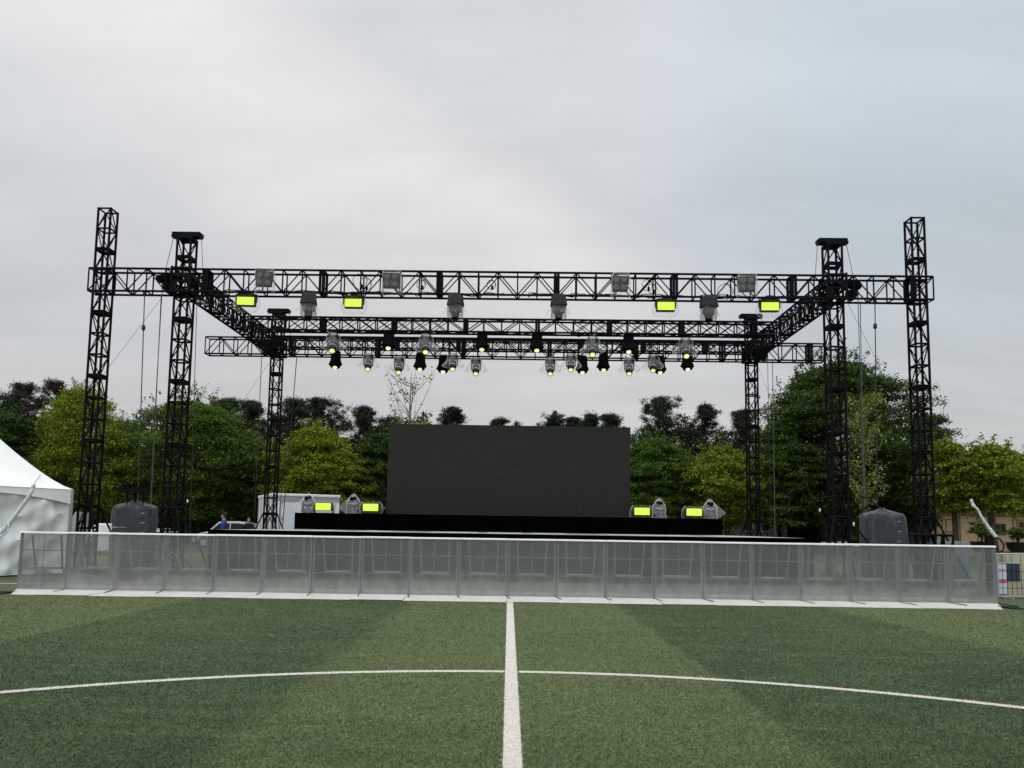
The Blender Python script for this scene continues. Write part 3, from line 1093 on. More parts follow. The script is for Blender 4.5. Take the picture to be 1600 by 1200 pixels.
bl = make_blinder(4)
lab = ['leftmost four lamp blinder in clear plastic on the front truss', 'four lamp blinder in clear plastic, second from the left on the front truss',
       'four lamp blinder in clear plastic left of the third green strobe', 'rightmost four lamp blinder in clear plastic above the last green strobe']
for i, (u, v) in enumerate([(412, 435), (611, 437.5), (969, 442.5), (1167, 443)]):
    place(bl, rp(u, v, YF - .36), lab[i], 'four lamp blinders on the front truss', [.08, .03, -.02, -.06][i], i == 0)


def moving_head(kind, seed=0, tilt=0.5, lens=True):
    """hanging spot: origin at clamp point; kinds 'wrapped','black','grey'"""
    t = thing('moving_head_light', 'x', 'stage light')
    clamp_mb().build('clamp', M_CASE, t)
    m = MB()
    m.box(-.19, .19, -.13, .13, -.24, -.12)
    m.build('base', M_CASE, t, bevel=.02)
    m = MB()
    for s_ in (-1, 1):
        m.prism([(s_ * .15, -.24), (s_ * .19, -.24), (s_ * .19, -.5), (s_ * .15, -.54)][::s_], -.06, .06)
    m.box(-.149, .149, -.06, .06, -.275, -.241)
    m.build('yoke', M_CASE, t)
    M = Matrix.Translation((0, 0, -.48)) @ R4(-tilt)
    m = MB()
    if kind == 'black':
        m.lathe([(.08, .15), (.13, .08), (.15, -.04), (.19, -.13), (.215, -.18), (.20, -.20), (.12, -.215)], 20, M)
    else:
        m.lathe([(.08, .19), (.125, .15), (.14, .0), (.13, -.10), (.112, -.20), (.118, -.27), (.10, -.27)], 20, M)
    h = m.build('head', M_BLACK, t, smooth=True)
    zl = -.216 if kind == 'black' else -.271
    if lens:
        if kind == 'black':
            m = MB()
            m.lathe([(.088, 0), (.092, -.045), (.07, -.07), (.01, -.085)], 20, M @ Matrix.Translation((0, 0, zl + .01)))
            m.build('lens', M_GLOW, h, smooth=True)
        else:
            m = MB()
            m.lathe([(.104, 0.01), (.108, -.03), (.094, -.035), (.088, -.012)], 20, M @ Matrix.Translation((0, 0, zl)), open_ends=True)
            m.build('lens_ring', M_LENSR, h, smooth=True)
            m = MB()
            m.lathe([(.092, -.004), (.088, -.016), (.001, -.022)], 20, M @ Matrix.Translation((0, 0, zl)), mi=0)
            m.lathe([(.042, -.020), (.04, -.032), (.001, -.036)], 16, M @ Matrix.Translation((0, 0, zl)), mi=1)
            m.build('lens', [M_LENS, M_LENSC], h)
    if kind == 'black':
        m = MB()
        m.lathe([(.06, .04), (.17, .01), (.205, -.10), (.20, -.26), (.215, -.38), (.27, -.52), (.285, -.57), (.25, -.60)], 28, Matrix.Diagonal((1, .85, 1, 1)), wob=.07, seed=seed, open_ends=True)
        m.build('cloth_cover', M_BLACK, t, smooth=True)
    if kind == 'wrapped':
        m = MB()
        m.lathe([(.10, -.02), (.19, -.06), (.23, -.16), (.25, -.28), (.31, -.38), (.40, -.46), (.42, -.52), (.33, -.58)], 30, Matrix.Diagonal((1, .7, 1, 1)), wob=.12, seed=seed, open_ends=True)
        m.build('plastic_cover', M_FILMB, t, smooth=True)
        m = MB()
        m.lathe([(.08, -.02), (.16, -.05), (.20, -.16), (.205, -.30), (.215, -.38)], 30, Matrix.Diagonal((.95, .72, 1, 1)), wob=.08, seed=seed + 5, open_ends=True)
        m.build('inner_cover', M_FILMD, t, smooth=True)
        m = MB()
        m.lathe([(.135, -.06), (.15, -.075), (.148, -.095), (.133, -.10)], 24, M, open_ends=True)
        m.build('trim_ring', M_ALU, h, smooth=True)
    if kind == 'grey':
        m = MB()
        m.lathe([(.02, .06), (.20, .05), (.225, .0), (.235, -.12), (.25, -.24), (.255, -.30)], 40, Matrix.Diagonal((1, .8, 1, 1)), wob=.08, seed=seed, open_ends=True, sq=.75)
        m.build('fabric_hood', M_GREYF, t, smooth=True)
        m = MB()
        m.lathe([(.21, -.22), (.23, -.38), (.24, -.62), (.22, -.72)], 40, Matrix.Diagonal((1, .8, 1, 1)), wob=.10, seed=seed + 2, open_ends=True, sq=.6)
        m.build('inner_cover', M_FILMD, t, smooth=True)
        m = MB()
        m.lathe([(.16, -.20), (.26, -.36), (.36, -.50), (.39, -.56)], 30, Matrix.Diagonal((1, .6, 1, 1)), wob=.15, seed=seed + 3, open_ends=True)
        m.build('plastic_cover', M_FILM, t, smooth=True)
    return t


GR = 'dark wrapped lamps under the front truss'
lab = ['dark grey shrouded lamp under the front truss between the two left green strobes', 'dark grey shrouded lamp under the front truss above the left part of the screen',
       'dark grey shrouded lamp under the front truss right of the centre', 'dark grey shrouded lamp under the front truss between the two right green strobes']
gproto = None
for i, (u, v) in enumerate([(483, 461), (712, 463), (873, 464), (1107, 466)]):
    if i % 2 == 0:
        gproto = moving_head('grey', seed=20 + i, tilt=.05, lens=False)
    place(gproto, rp(u, v, YF - .16), lab[i], GR, [.2, -.15, .1, .3][i], i % 2 == 0, 0.92)

# middle truss: wrapped with lens visible, and black bells
GW, GB = 'plastic wrapped spotlights under the middle truss', 'black bell shaped spotlights under the middle truss'
wr = moving_head('wrapped', seed=7, tilt=.75)
lab = ['plastic wrapped spotlight at the left end of the middle truss', 'plastic wrapped spotlight on the middle truss above the bare topped tree',
       'plastic wrapped spotlight on the middle truss right of the screen centre', 'plastic wrapped spotlight at the right end of the middle truss']
for i, u in enumerate([521, 666, 926, 1071]):
    place(wr, rp(u, 523 + (u - 797) * .0148, YM - .1), lab[i], GW, [.15, .1, -.1, -.05][i], i == 0, 1.06)
bk = moving_head('black', seed=8, tilt=.35)
lab = ['black bell spotlight on the middle truss near the left, unwrapped', 'black bell spotlight on the middle truss just left of centre',
       'black bell spotlight on the middle truss just right of centre', 'black bell spotlight on the middle truss near the right, unwrapped']
for i, u in enumerate([608, 753.5, 839, 982]):
    place(bk, rp(u, 520 + (u - 797) * .0148, YM), lab[i], GB, 0, i == 0, 0.93)
GW2, GB2 = 'plastic wrapped spotlights under the rear trusses', 'black bell shaped spotlights under the rear trusses'
wr2 = moving_head('wrapped', seed=12, tilt=.7)
for i, (u, v, sc) in enumerate([(576, 551, 1), (624, 556, 1), (708, 551, 1), (744, 558, 1), (860, 558, 1), (892, 552, 1), (983, 558, 1), (1020, 553, 1)]):
    l_ = ['leftmost plastic wrapped spotlight hanging below the rear trusses', 'plastic wrapped spotlight below the rear trusses over the bare topped tree',
          'plastic wrapped spotlight beside a black bell, over the left of the screen', 'lone plastic wrapped spotlight left of centre, lowest on its side',
          'lone plastic wrapped spotlight right of centre, lowest on its side', 'plastic wrapped spotlight beside a black bell, over the right of the screen',
          'plastic wrapped spotlight below the rear trusses over the right screen edge', 'rightmost plastic wrapped spotlight hanging below the rear trusses'][i]
    place(wr2, rp(u, v, YB - .05), l_, GW2, (798 - u) * .0006, i == 0, sc)
bk2 = moving_head('black', seed=13, tilt=.3)
for i, (u, v) in enumerate([(525, 549), (657, 552), (693, 556), (910, 557), (943, 553), (1031, 557), (1074, 552)]):
    l_ = ['black bell spotlight below the rear trusses at the far left', 'black bell spotlight below the rear trusses over the left screen edge',
          'black bell spotlight tucked behind a wrapped one, left of centre', 'black bell spotlight tucked behind a wrapped one, right of centre',
          'black bell spotlight with a bright lens right of centre, unobstructed', 'black bell spotlight half hidden behind the rightmost wrapped one',
          'black bell spotlight below the rear trusses at the far right'][i]
    place(bk2, rp(u, v, YR - .2), l_, GB2, 0, i == 0, .95)

# ------------------------------------------------------------------ stage
SZ = 1.285
SX0, SX1 = P(312, 832, 20).x, P(1284, 851, 20).x
RX0, RX1 = P(461, 820, 25.6).x, P(1128, 830, 25.6).x
t = thing('stage', 'wide low black stage with a pale deck behind the barrier', 'stage', ((SX0 + SX1) / 2, 20, 0))
w = (SX1 - SX0) / 2
m = MB()
# shallow bowed front edge
fr = [(-w, .55), (-w * .8, .25), (-w * .4, .06), (0, 0), (w * .4, .06), (w * .8, .25), (w, .55)]
n = len(fr)
top = [(x, y, SZ) for x, y in fr] + [(w, 9.5, SZ), (-w, 9.5, SZ)]
bot = [(x, y, SZ - .045) for x, y, _ in top]
N = len(top)
m.add(top + bot, [tuple(range(N)), tuple(range(2 * N - 1, N - 1, -1))] + [(k, N + k, N + (k + 1) % N, (k + 1) % N) for k in range(N)])
m.build('deck', M_DECK, t)
m = MB()
for k in range(n - 1):
    (x0, y0), (x1, y1) = fr[k], fr[k + 1]
    m.add([(x0, y0 - .004, SZ + .004), (x1, y1 - .004, SZ + .004), (x1, y1 - .004, .01), (x0, y0 - .004, .01)], [(0, 1, 2, 3)])
for s_ in (-1, 1):
    m.add([(s_ * (w + .004), .55, SZ + .004), (s_ * (w + .004), 9.5, SZ + .004), (s_ * (w + .004), 9.5, .01), (s_ * (w + .004), .55, .01)], [(0, 1, 2, 3)])
m.build('skirt', M_BCLOTH, t)
for k in range(9):
    m = MB()
    x = -w * .95 + k * w * 1.9 / 8
    m.tube((x, 1.0, 0), (x, 1.0, SZ - .05), .03, 8)
    m.build('leg', M_ALUD, t)
rs = random.Random(4)
for k in range(8):          # loose pale deck boards laid over the front of the deck
    x = -w * .72 + k * w * 1.44 / 7 + rs.uniform(-.3, .3)
    m = MB()
    m.box(x, x + rs.uniform(.9, 1.8), 1.2 + rs.uniform(-.3, .9), 3.8, SZ + .002, SZ + .016)
    m.build('deck_board', pmat('deck_board', (0.58, 0.57, 0.56), .35, var=.1), t)

RZ = 1.86
t = thing('stage_riser', 'long black cloth covered riser at the back of the stage', 'riser', ((RX0 + RX1) / 2, 25.6, SZ))
w = (RX1 - RX0) / 2
m = MB()
m.box(-w + .01, w - .01, .01, 3.3, RZ - SZ - .05, RZ - SZ)
m.build('platform', M_BLACK, t)
m = MB()
nn = 160
for (q0, q1, fx) in (((-w, 0), (w, 0), 0), ((-w, 0), (-w, 3.3), 1), ((w, 0), (w, 3.3), 1)):
    vs = []
    for k in range(nn + 1):
        f = k / nn
        o_ = .012 * math.sin(k * .9) + .008 * math.sin(k * .37)
        x, y = q0[0] + (q1[0] - q0[0]) * f, q0[1] + (q1[1] - q0[1]) * f
        if fx:
            x += o_ * (1 if q0[0] > 0 else -1) + .02 * (1 if q0[0] > 0 else -1)
        else:
            y += o_ - .02
        vs += [(x, y, 0.02), (x, y, RZ - SZ + .012)]
    m.add(vs, [(2 * k, 2 * k + 2, 2 * k + 3, 2 * k + 1) for k in range(nn)])
m.build('skirt', M_BCLOTH, t, smooth=True)

p0, p1 = P(603.5, 804, 27.0), P(985, 811, 27.0)
q0 = P(605, 662, 27.0)
HS = q0.z - RZ
t = thing('led_screen', 'large unlit dark grey LED screen standing on the black riser', 'screen', ((p0.x + p1.x) / 2, 27.0, RZ))
w = (p1.x - p0.x) / 2
m = MB()
nx, nz = 18, 7
pw, ph = 2 * w / nx, HS / nz
rs = random.Random(2)
for i in range(nx):
    for j in range(nz):
        d = rs.uniform(-.0015, .0015)
        m.box(-w + i * pw + .0012, -w + (i + 1) * pw - .0012, d, .07, j * ph + .0012, (j + 1) * ph - .0012)
m.build('display', screenmat(), t)
m = MB()
m.box(-w + .02, w - .02, .072, .11, .02, HS - .02)
m.build('back_panel', M_CASE, t)
for k in range(7):
    m = MB()
    x = -w * .9 + k * w * 1.8 / 6
    m.tube((x, .14, .02), (x, .14, HS - .1), .025, 6)
    m.tube((x, .14, HS * .8), (x, 1.1, .02), .02, 6)
    m.tube((x, .14, .04), (x, 1.1, .04), .02, 6)
    m.build('support', M_ALUD, t)

# ---- lamps on the riser
YS = 26.0
sf = make_strobe(31, floor=True)
lab = ['glowing green strobe at the left end of the riser', 'glowing green strobe on the riser left of the screen', 'glowing green strobe on the riser touching the right side of the screen',
       'glowing green strobe at the right end of the riser']
for i, (u, v) in enumerate([(505, 799.5), (579, 800), (1003, 806.5), (1084.5, 808)]):
    p = P(u, v, YS)
    o = place(sf, Vector((p.x, YS, RZ + .243)), lab[i], 'glowing strobes on the riser', 0, i == 0, 1.08)


def floor_head(seed, wing):
    t = thing('moving_head_light', 'x', 'stage light')
    m = MB()
    m.box(-.21, .21, -.16, .16, .02, .16)
    m.build('base', M_CASE, t, bevel=.02)
    m = MB()
    for s_ in (-1, 1):
        m.prism([(s_ * .17, .17), (s_ * .22, .17), (s_ * .22, .44), (s_ * .17, .48)][::s_], -.07, .07)
    m.box(-.169, .169, -.07, .07, .162, .20)
    m.build('yoke', M_CASE, t)
    M = Matrix.Translation((0, 0, .42)) @ R4(rad(20))
    m = MB()
    m.lathe([(.09, -.18), (.15, -.14), (.165, .0), (.15, .14), (.12, .24), (.11, .25)], 20, M)
    h = m.build('head', M_BLACK, t, smooth=True)
    m = MB()
    m.lathe([(.105, .252), (.10, .262), (.001, .266)], 20, M)
    m.build('lens', M_GLASS, h)
    m = MB()
    m.lathe([(.168, -.02), (.176, -.01), (.176, .03), (.166, .04)], 24, M, open_ends=True)
    m.build('trim_ring', M_ALU, h, smooth=True)
    m = MB()
    m.lathe([(.30, .0), (.28, .06), (.25, .2), (.26, .36), (.24, .5), (.17, .62), (.09, .72), (.03, .78)], 30, Matrix.Diagonal((1, .8, 1, 1)), wob=.09, seed=seed, open_ends=True)
    if wing:
        vs = [(wing * .22, 0, .05), (wing * .24, .02, .35), (wing * .05, .0, .74), (wing * .62, .0, .26), (wing * .42, -.03, .10)]
        m.add(vs, [(0, 1, 3, 4)[::wing], (1, 2, 3)[::wing]])
    m.build('plastic_cover', M_FILMW, t, smooth=True)
    return t


for i, (u, wg) in enumerate([(481, -1), (552, -1), (1030, 0), (1109, 1)]):
    o = floor_head(40 + i, wg)
    p = P(u, 804, YS + .2)
    o.location = (p.x, YS + .2, RZ)
    o.scale = (.95, .95, .93)
    tag(o, ['plastic bagged moving head at the left end of the riser before the white container', 'plastic bagged moving head between the two left glowing strobes',
            'plastic bagged moving head with a peaked bag just right of the screen', 'plastic bagged moving head whose bag flares out at the right end of the riser'][i],
        'stage light', 'bagged moving heads on the riser')

# ------------------------------------------------------------------ barrier
FY = 15.6
fx0, fx1 = P(28.5, 880, FY).x, P(1557.5, 900, FY).x
NB = 20
BW = (fx1 - fx0) / NB
BH = 1.225


def barrier():
    t = thing('barrier_panel', 'x', 'crowd barrier')
    w = BW / 2
    for s_ in (-1, 1):
        m = MB()
        m.box(s_ * (w - .026) - .022, s_ * (w - .026) + .022, .0, .05, .02, BH - .035)
        m.build('post', M_ALUD, t)
    m = MB()
    m.box(-w + .001, w - .001, -.025, .06, BH - .034, BH + .004)
    m.build('top_rail', M_RAIL, t, bevel=.008)
    m = MB()
    m.add([(-w + .003, -.004, .03), (w - .003, -.004, .03), (w - .003, -.004, BH - .036), (-w + .003, -.004, BH - .036)], [(0, 1, 2, 3)])
    m.build('perforated_sheet', M_MESH, t)
    m = MB()
    for z in (.45, .83):
        m.box(-w + .049, w - .049, .012, .034, z, z + .02)
    m.box(-.009, .009, .01, .011, .03, BH - .036)
    m.box(-.009, .009, .012, .03, .03, .449)
    m.build('inner_frame', M_ALUD, t)
    m = MB()
    # floor plate: a thin wedge on the audience side, sheet behind
    m.prism([(-.95, .004), (-.93, .012), (-.0, .03), (.0, .004)], -w + .004, w - .004, ax='x')
    m.build('floor_plate', M_PLATE, t)
    m = MB()
    m.box(-w + .004, w - .004, .062, 1.25, .005, .02)
    m.build('rear_plate', M_ALUD, t)
    for s_ in (-1, 1):
        m = MB()
        m.tube((s_ * .31, .065, BH - .06), (s_ * .285, .22, .47), .022, 6)
        m.tube((s_ * .285, .22, .47), (s_ * .285, .5, .03), .014, 6)
        m.build('brace', M_ALU, t)
    m = MB()
    m.box(-.285, .285, .12, .42, .455, .485)
    m.build('step', M_ALU, t)
    m = MB()
    m.tube((w - .02, -.02, .032), (w + .07, -.5, .026), .009, 5)
    m.build('hinge_bar', M_CASE, t)
    return t


bp = barrier()
rb = random.Random(9)
for i in range(NB):
    o = bp if i == 0 else copy_tree(bp)
    o.location = (fx0 + (i + .5) * BW, FY + rb.uniform(-.008, .008), rb.uniform(-.003, .003))
    o.rotation_euler = (rad(rb.uniform(-.3, .3)), rad(rb.uniform(-.12, .12)), rad(rb.uniform(-.4, .4)))
    if i == 0:
        lb = 'grey mesh barrier panel at the left end of the row, in front of the tent'
    elif i == 19:
        lb = 'grey mesh barrier panel at the right end of the row'
    elif i < 10:
        lb = 'grey mesh barrier panel, %s from the left end of the row' % ORD[i]
    else:
        lb = 'grey mesh barrier panel, %s from the right end of the row' % ORD[19 - i]
    tag(o, lb, 'crowd barrier', 'mesh barrier panels in front of the stage')
for o in list(COL.objects):
    if o.parent is None or not o.name.startswith('floor_plate'):
        continue
    e = -1 if o.parent['label'].endswith('in front of the tent') else (1 if 'at the right end' in o.parent['label'] else 0)
    if e:                                # the end plates are cut on the slant
        o.data = o.data.copy()
        for v in o.data.vertices:
            if v.co.y < -.5 and v.co.x * e > 0:
                v.co.x -= .53 * e
for s_, xx, lb in ((-1, fx0, 'left'), (1, fx1, 'right')):
    m = MB()
    m.box(-.13, .13, -.22, .22, 0.0, .02)
    m.box(-.13, .13, -.05, .05, .021, .04)
    o = m.build('rubber_ramp', M_RUB, None, loc=(xx - s_ * .22, FY - .72, 0.004))
    tag(o, 'black rubber end ramp on the grass at the %s end of the barrier' % lb, 'ramp', 'rubber ramps at the barrier ends')

# ------------------------------------------------------------------ speaker stacks
def speaker_stack(lb, u0, u1, vtop, d, depth, mirror, rz):
    c = (P(u0, 830, d).x + P(u1, 830, d).x) / 2
    w = abs(P(u1, 830, d).x - P(u0, 830, d).x) / 2
    zt = P((u0 + u1) / 2, vtop, d).z
    t = thing('speaker_stack', lb, 'speaker', (c, d, 0), rz, 'covered speaker stacks beside the stage')
    nb = 7
    h = (zt - .14) / nb
    m = MB()
    m.box(-w * 1.05, w * 1.05, 0, depth, 0, .12)
    m.build('dolly', M_CASE, t)
    for k in range(nb):
        m = MB()
        z = .13 + k * h
        m.prism([(-w, z), (w, z), (w, z + h - .015), (-w, z + h - .015)], 0, depth)
        for s_ in (-1, 1):
            m.box(s_ * w * .8 - .03, s_ * w * .8 + .03, -.006, -.001, z + h * .35, z + h * .65)
        m.build('cabinet', M_SPK, t, bevel=.012)
        m = MB()
        m.box(w * .60, w * .86, -.006, -.002, z + h * .42, z + h * .52)
        m.build('badge', M_GREYP, t)
    m = MB()
    sx, sy = w * 1.02, depth * .54
    n = 44
    rings = [(1.14, 1.3, 0.03), (1.10, 1.2, zt * .35), (1.07, 1.12, zt * .7), (1.04, 1.06, zt * .97), (.98, 1.0, zt + .03), (.60, .62, zt + .10), (.20, .24, zt + .16), (.10, .12, zt + .20)]
    vs, fs = [], []
    rr = random.Random(int(u0))
    ph_ = [rr.uniform(0, 6) for _ in range(4)]
    for i, (a_, b_, z) in enumerate(rings):
        for k in range(n):
            an = 2 * PI * k / n
            ca, sa = math.cos(an), math.sin(an)
            q = 1 / max(abs(ca), abs(sa)) if i < 5 else 1.15
            cr = 1 + .03 * math.sin(an * 9 + ph_[0] + i * .9) + .024 * math.sin(an * 15 + ph_[1] - i)
            vs.append((sx * a_ * ca * q * cr, depth / 2 + sy * b_ * sa * q * cr, z + .02 * math.sin(an * 4 + i)))
    for i in range(len(rings) - 1):
        for k in range(n):
            fs.append((i * n + k, i * n + (k + 1) % n, (i + 1) * n + (k + 1) % n, (i + 1) * n + k))
    m.add(vs, fs)
    m.build('plastic_cover', M_FILMS, t, smooth=True)
    return t, c, zt, w


t, c, zt, w = speaker_stack('covered stack of dark speakers between the two left towers', 175, 230, 793, 18.6, .5, 1, rad(3))
m = MB()
m.box(-.34, .34, -.05, .25, zt + .38, zt + .50)
m.box(-.28, -.22, .05, .12, zt + .501, zt + .55)
m.box(.2, .26, .05, .12, zt + .501, zt + .55)
m.tube((0, .2, zt + .1), (0, .2, zt + .39), .03, 6)
m.tube((-.2, .2, zt + .02), (-.2, .2, zt + .39), .02, 6)
m.tube((.2, .2, zt + .02), (.2, .2, zt + .39), .02, 6)
m.build('flying_frame', M_TRUSS, t)
t, c, zt, w = speaker_stack('covered stack of dark speakers between the two right towers', 1358, 1414, 806, 18.8, .5, -1, rad(-3))
m = MB()
m.tube((-.45, .6, zt + .48), (.42, .6, zt + .52), .014, 6)
m.tube((-.12, .6, zt + .1), (-.12, .6, zt + .55), .014, 6)
m.tube((-.5, .5, zt + .05), (-.12, .6, zt + .35), .02, 6)
m.tube((-.05, .6, zt + .3), (.08, .5, zt + .2), .04, 6)
m.build('flying_frame', M_TRUSS, t)


# ------------------------------------------------------------------ tent
def tent():
    d0 = 20.6
    c1 = P(109, 830, d0).x
    S = 5.0
    ze = P(109, 765, d0).z
    t = thing('marquee_tent', 'white pagoda tent at the left edge with a peaked roof', 'tent', (c1 - 3.37, d0 - 1.07, 0), rad(62.6))
    h = S / 2
    ap = ze + 3.0
    n = 14
    m = MB()
    vs, fs = [], []
    for i in range(n + 1):
        f = i / n
        r = (1 - f) * (h + .02) + .06 * f
        z = ze + (ap - ze) * f ** 1.3
        for k in range(32):
            e, q = divmod(k, 8)
            q = q / 8 * 2 - 1
            sag = -.10 * (1 - q * q) * math.sin(PI * f) * (1 - f)
            x, y = [(q, -1), (1, q), (-q, 1), (-1, -q)][e]
            vs.append((x * r, y * r, z + sag))
    for i in range(n):
        for k in range(32):
            fs.append((i * 32 + k, i * 32 + (k + 1) % 32, (i + 1) * 32 + (k + 1) % 32, (i + 1) * 32 + k))
    m.add(vs, fs)
    m.lathe([(.07, ap - .02), (.06, ap + .12), (.02, ap + .3)], 12)
    m.build('roof', M_TENT, t, smooth=True)
    # valance with an arched lower edge
    m = MB()
    for e in range(4):
        R = Matrix.Rotation(e * PI / 2, 4, 'Z')
        vs, fs = [], []
        for k in range(25):
            q = k / 24 * 2 - 1
            zb = ze - .42 + .26 * (1 - abs(q) ** 2.2)
            for z, o_ in ((ze, .004), (zb, .02)):
                vs.append(R @ Vector((q * (h + .006), -h - o_, z)))
        m.add(vs, [(2 * k, 2 * k + 1, 2 * k + 3, 2 * k + 2) for k in range(24)])
    m.build('valance', M_TENTW, t)
    for e in range(4):
        R = Matrix.Rotation(e * PI / 2, 4, 'Z')
        m = MB()
        vs = []
        nx_, nz_ = 90, 22
        for j in range(nz_ + 1):
            for k in range(nx_ + 1):
                q = k / nx_ * 2 - 1
                z = ze - .05 - (ze - .08) * j / nz_
                zf = 1 - z / ze
                c_ = 1 - abs(q)
                fold = .045 * math.sin(q * 9 + zf * 5 * (1 if q > 0 else -1)) + .03 * math.sin(q * 21 - zf * 7) + .018 * math.sin(q * 47 + zf * 3)
                fold += .06 * math.exp(-((z - 1.55 - .1 * q) / .05) ** 2) + .02 * math.exp(-((z - 0.95) / .03) ** 2)
                fold += .085 * math.sin((q * 2.4 + z * 1.3) * 3.6) * (.4 + .6 * (1 - abs(q))) + -.075 * abs(math.sin((q * 3.1 - z * 1.9) * 2.7 + 1))
                if z < .5:
                    fold += .08 * math.sin(q * 15 + z * 9) * (0.5 - z)
                fold *= min(1, c_ * 14)
                vs.append(R @ Vector((q * (h - .01), -h + .05 - fold * .9, z)))
        m.add(vs, [(j * (nx_ + 1) + k, (j + 1) * (nx_ + 1) + k, (j + 1) * (nx_ + 1) + k + 1, j * (nx_ + 1) + k + 1) for j in range(nz_) for k in range(nx_)])
        m.build('side_wall', M_TENTW, t, smooth=True)
    for sx in (-1, 1):
        for sy in (-1, 1):
            m = MB()
            m.box(sx * (h - .01) - .035, sx * (h - .01) + .035, sy * (h - .01) - .035, sy * (h - .01) + .035, 0, ze - .01)
            m.build('pole', M_GREYP, t)
    return ze


tent()


def strut(lb, pts, rs_, mat, extra=None):
    base = Vector(pts[-1])
    t = thing('guy_strap', lb, 'strap', base)
    m = MB()
    P_ = [Vector(p) - base for p in pts]
    Q, RR = [], []
    rr = random.Random(5)
    for i in range(len(P_) - 1):
        for k in range(6):
            f = k / 6
            q = P_[i].lerp(P_[i + 1], f)
            Q.append(q + Vector((rr.uniform(-.006, .006), 0, rr.uniform(-.006, .006))))
            RR.append((rs_[i] * (1 - f) + rs_[i + 1] * f) * rr.uniform(.85, 1.15))
    Q.append(P_[-1])
    RR.append(rs_[-1])
    m.path(Q, RR, 9)
    m.build('padded_sleeve', mat, t, smooth=True)
    if extra:
        m = MB()
        m.path([Vector(p) - base for p in extra], .008, 5)
        m.build('wire', M_WIRE, t)
    return t


DT = 17.2
strut('white wrapped tent strap with a ratchet loop slanting up before the tent', [P(53, 757, DT), P(50, 768, DT), P(30, 797, DT), P(12, 822, DT), P(0, 832, DT), P(-60, 895, DT)],
      [.035, .045, .045, .06, .075, .05], M_WRAP, [P(53, 757, DT), P(63, 742, DT + 3)])
t = thing('ratchet_buckle', 'loose looped end of the white strap at the left picture edge', 'buckle', P(4, 828, DT - .12))
m = MB()
o0 = P(4, 828, DT - .12)
m.path([P(u, v, DT - .12) - o0 for u, v in ((11, 815), (14, 822), (12, 830), (5, 836), (-3, 838), (-6, 834))], .022, 8)
m.build('loop', M_WRAP, t)
DW = 17.5
strut('white wrapped strap leaning left from the dark post at the right end of the barrier', [P(1517, 781, DW), P(1521, 790, DW), P(1528, 797, DW), P(1538, 815, DW), P(1548, 829, DW), P(1556, 839, DW)],
      [.028, .04, .024, .036, .04, .04], M_WRAP)
t = thing('anchor_post', 'short dark post behind the right end of the barrier', 'post', (P(1550, 850, DW).x, DW + .1, 0))
m = MB()
zt = P(1550, 836, DW).z
m.box(-.07, .07, -.07, .07, 0, zt)
m.box(-.22, .22, -.22, .22, 0.005, .04)
m.build('post', M_CASE, t)
m = MB()
m.path([(.06, -.08, zt - .02), (.2, -.1, zt - .1), (.28, -.1, zt - .22), (.3, -.05, zt - .34), (.22, 0, zt - .42)], .02, 7)
m.build('cable', M_RUB, t)


# small wrapped arm lamps standing by the right tower
def arm(lb, u0, v0, u1, v1, d, r):
    p, q = P(u0, v0, d), P(u1, v1, d)
    t = thing('microphone_stand', lb, 'stand', (q.x, d, 0))
    m = MB()
    m.tube(p - Vector((q.x, d, 0)), q - Vector((q.x, d, 0)), r, 7)
    m.tube((0, 0, 0.02), q - Vector((q.x, d, 0)), r * 1.1, 7)
    m.build('pole', M_CASE, t)
    m = MB()
    m.lathe([(.008, -.05), (.022, -.03), (.024, .02), (.008, .05)], 10, Matrix.Translation(p - Vector((q.x, d, 0))), wob=.1)
    m.build('wrapped_end', M_WRAP, t)
    m = MB()
    for k in range(3):
        a_ = k * 2 * PI / 3 + .4
        m.tube((0, 0, .5), (math.cos(a_) * .4, math.sin(a_) * .4, 0.01), .014, 6)
    m.build('tripod', M_CASE, t)


arm('thin dark stand with a white wrapped tip left of the front right tower', 1281, 797, 1291, 818, 20.3, .018)
arm('thin dark boom with a pale tip between the front right tower and the speakers', 1334, 819, 1358, 850, 18.0, .022)
arm('thin dark stand with a white wrapped tip right of the front left tower', 293, 783, 290, 800, 20.6, .014)

# black frame with grey covered table right of the stage
p = P(1460, 836, 19.6)
t = thing('black_gantry', 'black lattice frame with a flat top rail between the right towers and the covered table', 'frame', (P(1461, 850, 19.6).x, 19.6, 0))
m = MB()
w = (P(1489, 836, 19.6).x - P(1432, 836, 19.6).x) / 2
z1 = P(1461, 836, 19.6).z
for y in (0, .5):
    m.tube((-w, y, z1), (w, y, z1), .035, 8)
    m.tube((-w, y, .05), (w, y, .05), .03, 8)
    for k in range(5):
        x = -w + k * w / 2
        m.tube((x, y, .05), (x, y, z1), .025, 6)
        if k < 4:
            m.tube((x, y, .05 if k % 2 else z1), (x + w / 2, y, z1 if k % 2 else .05), .016, 6)
for k in range(5):
    m.tube((-w + k * w / 2, 0, z1), (-w + k * w / 2, .5, z1), .02, 6)
m.build('lattice', M_TRUSS, t)


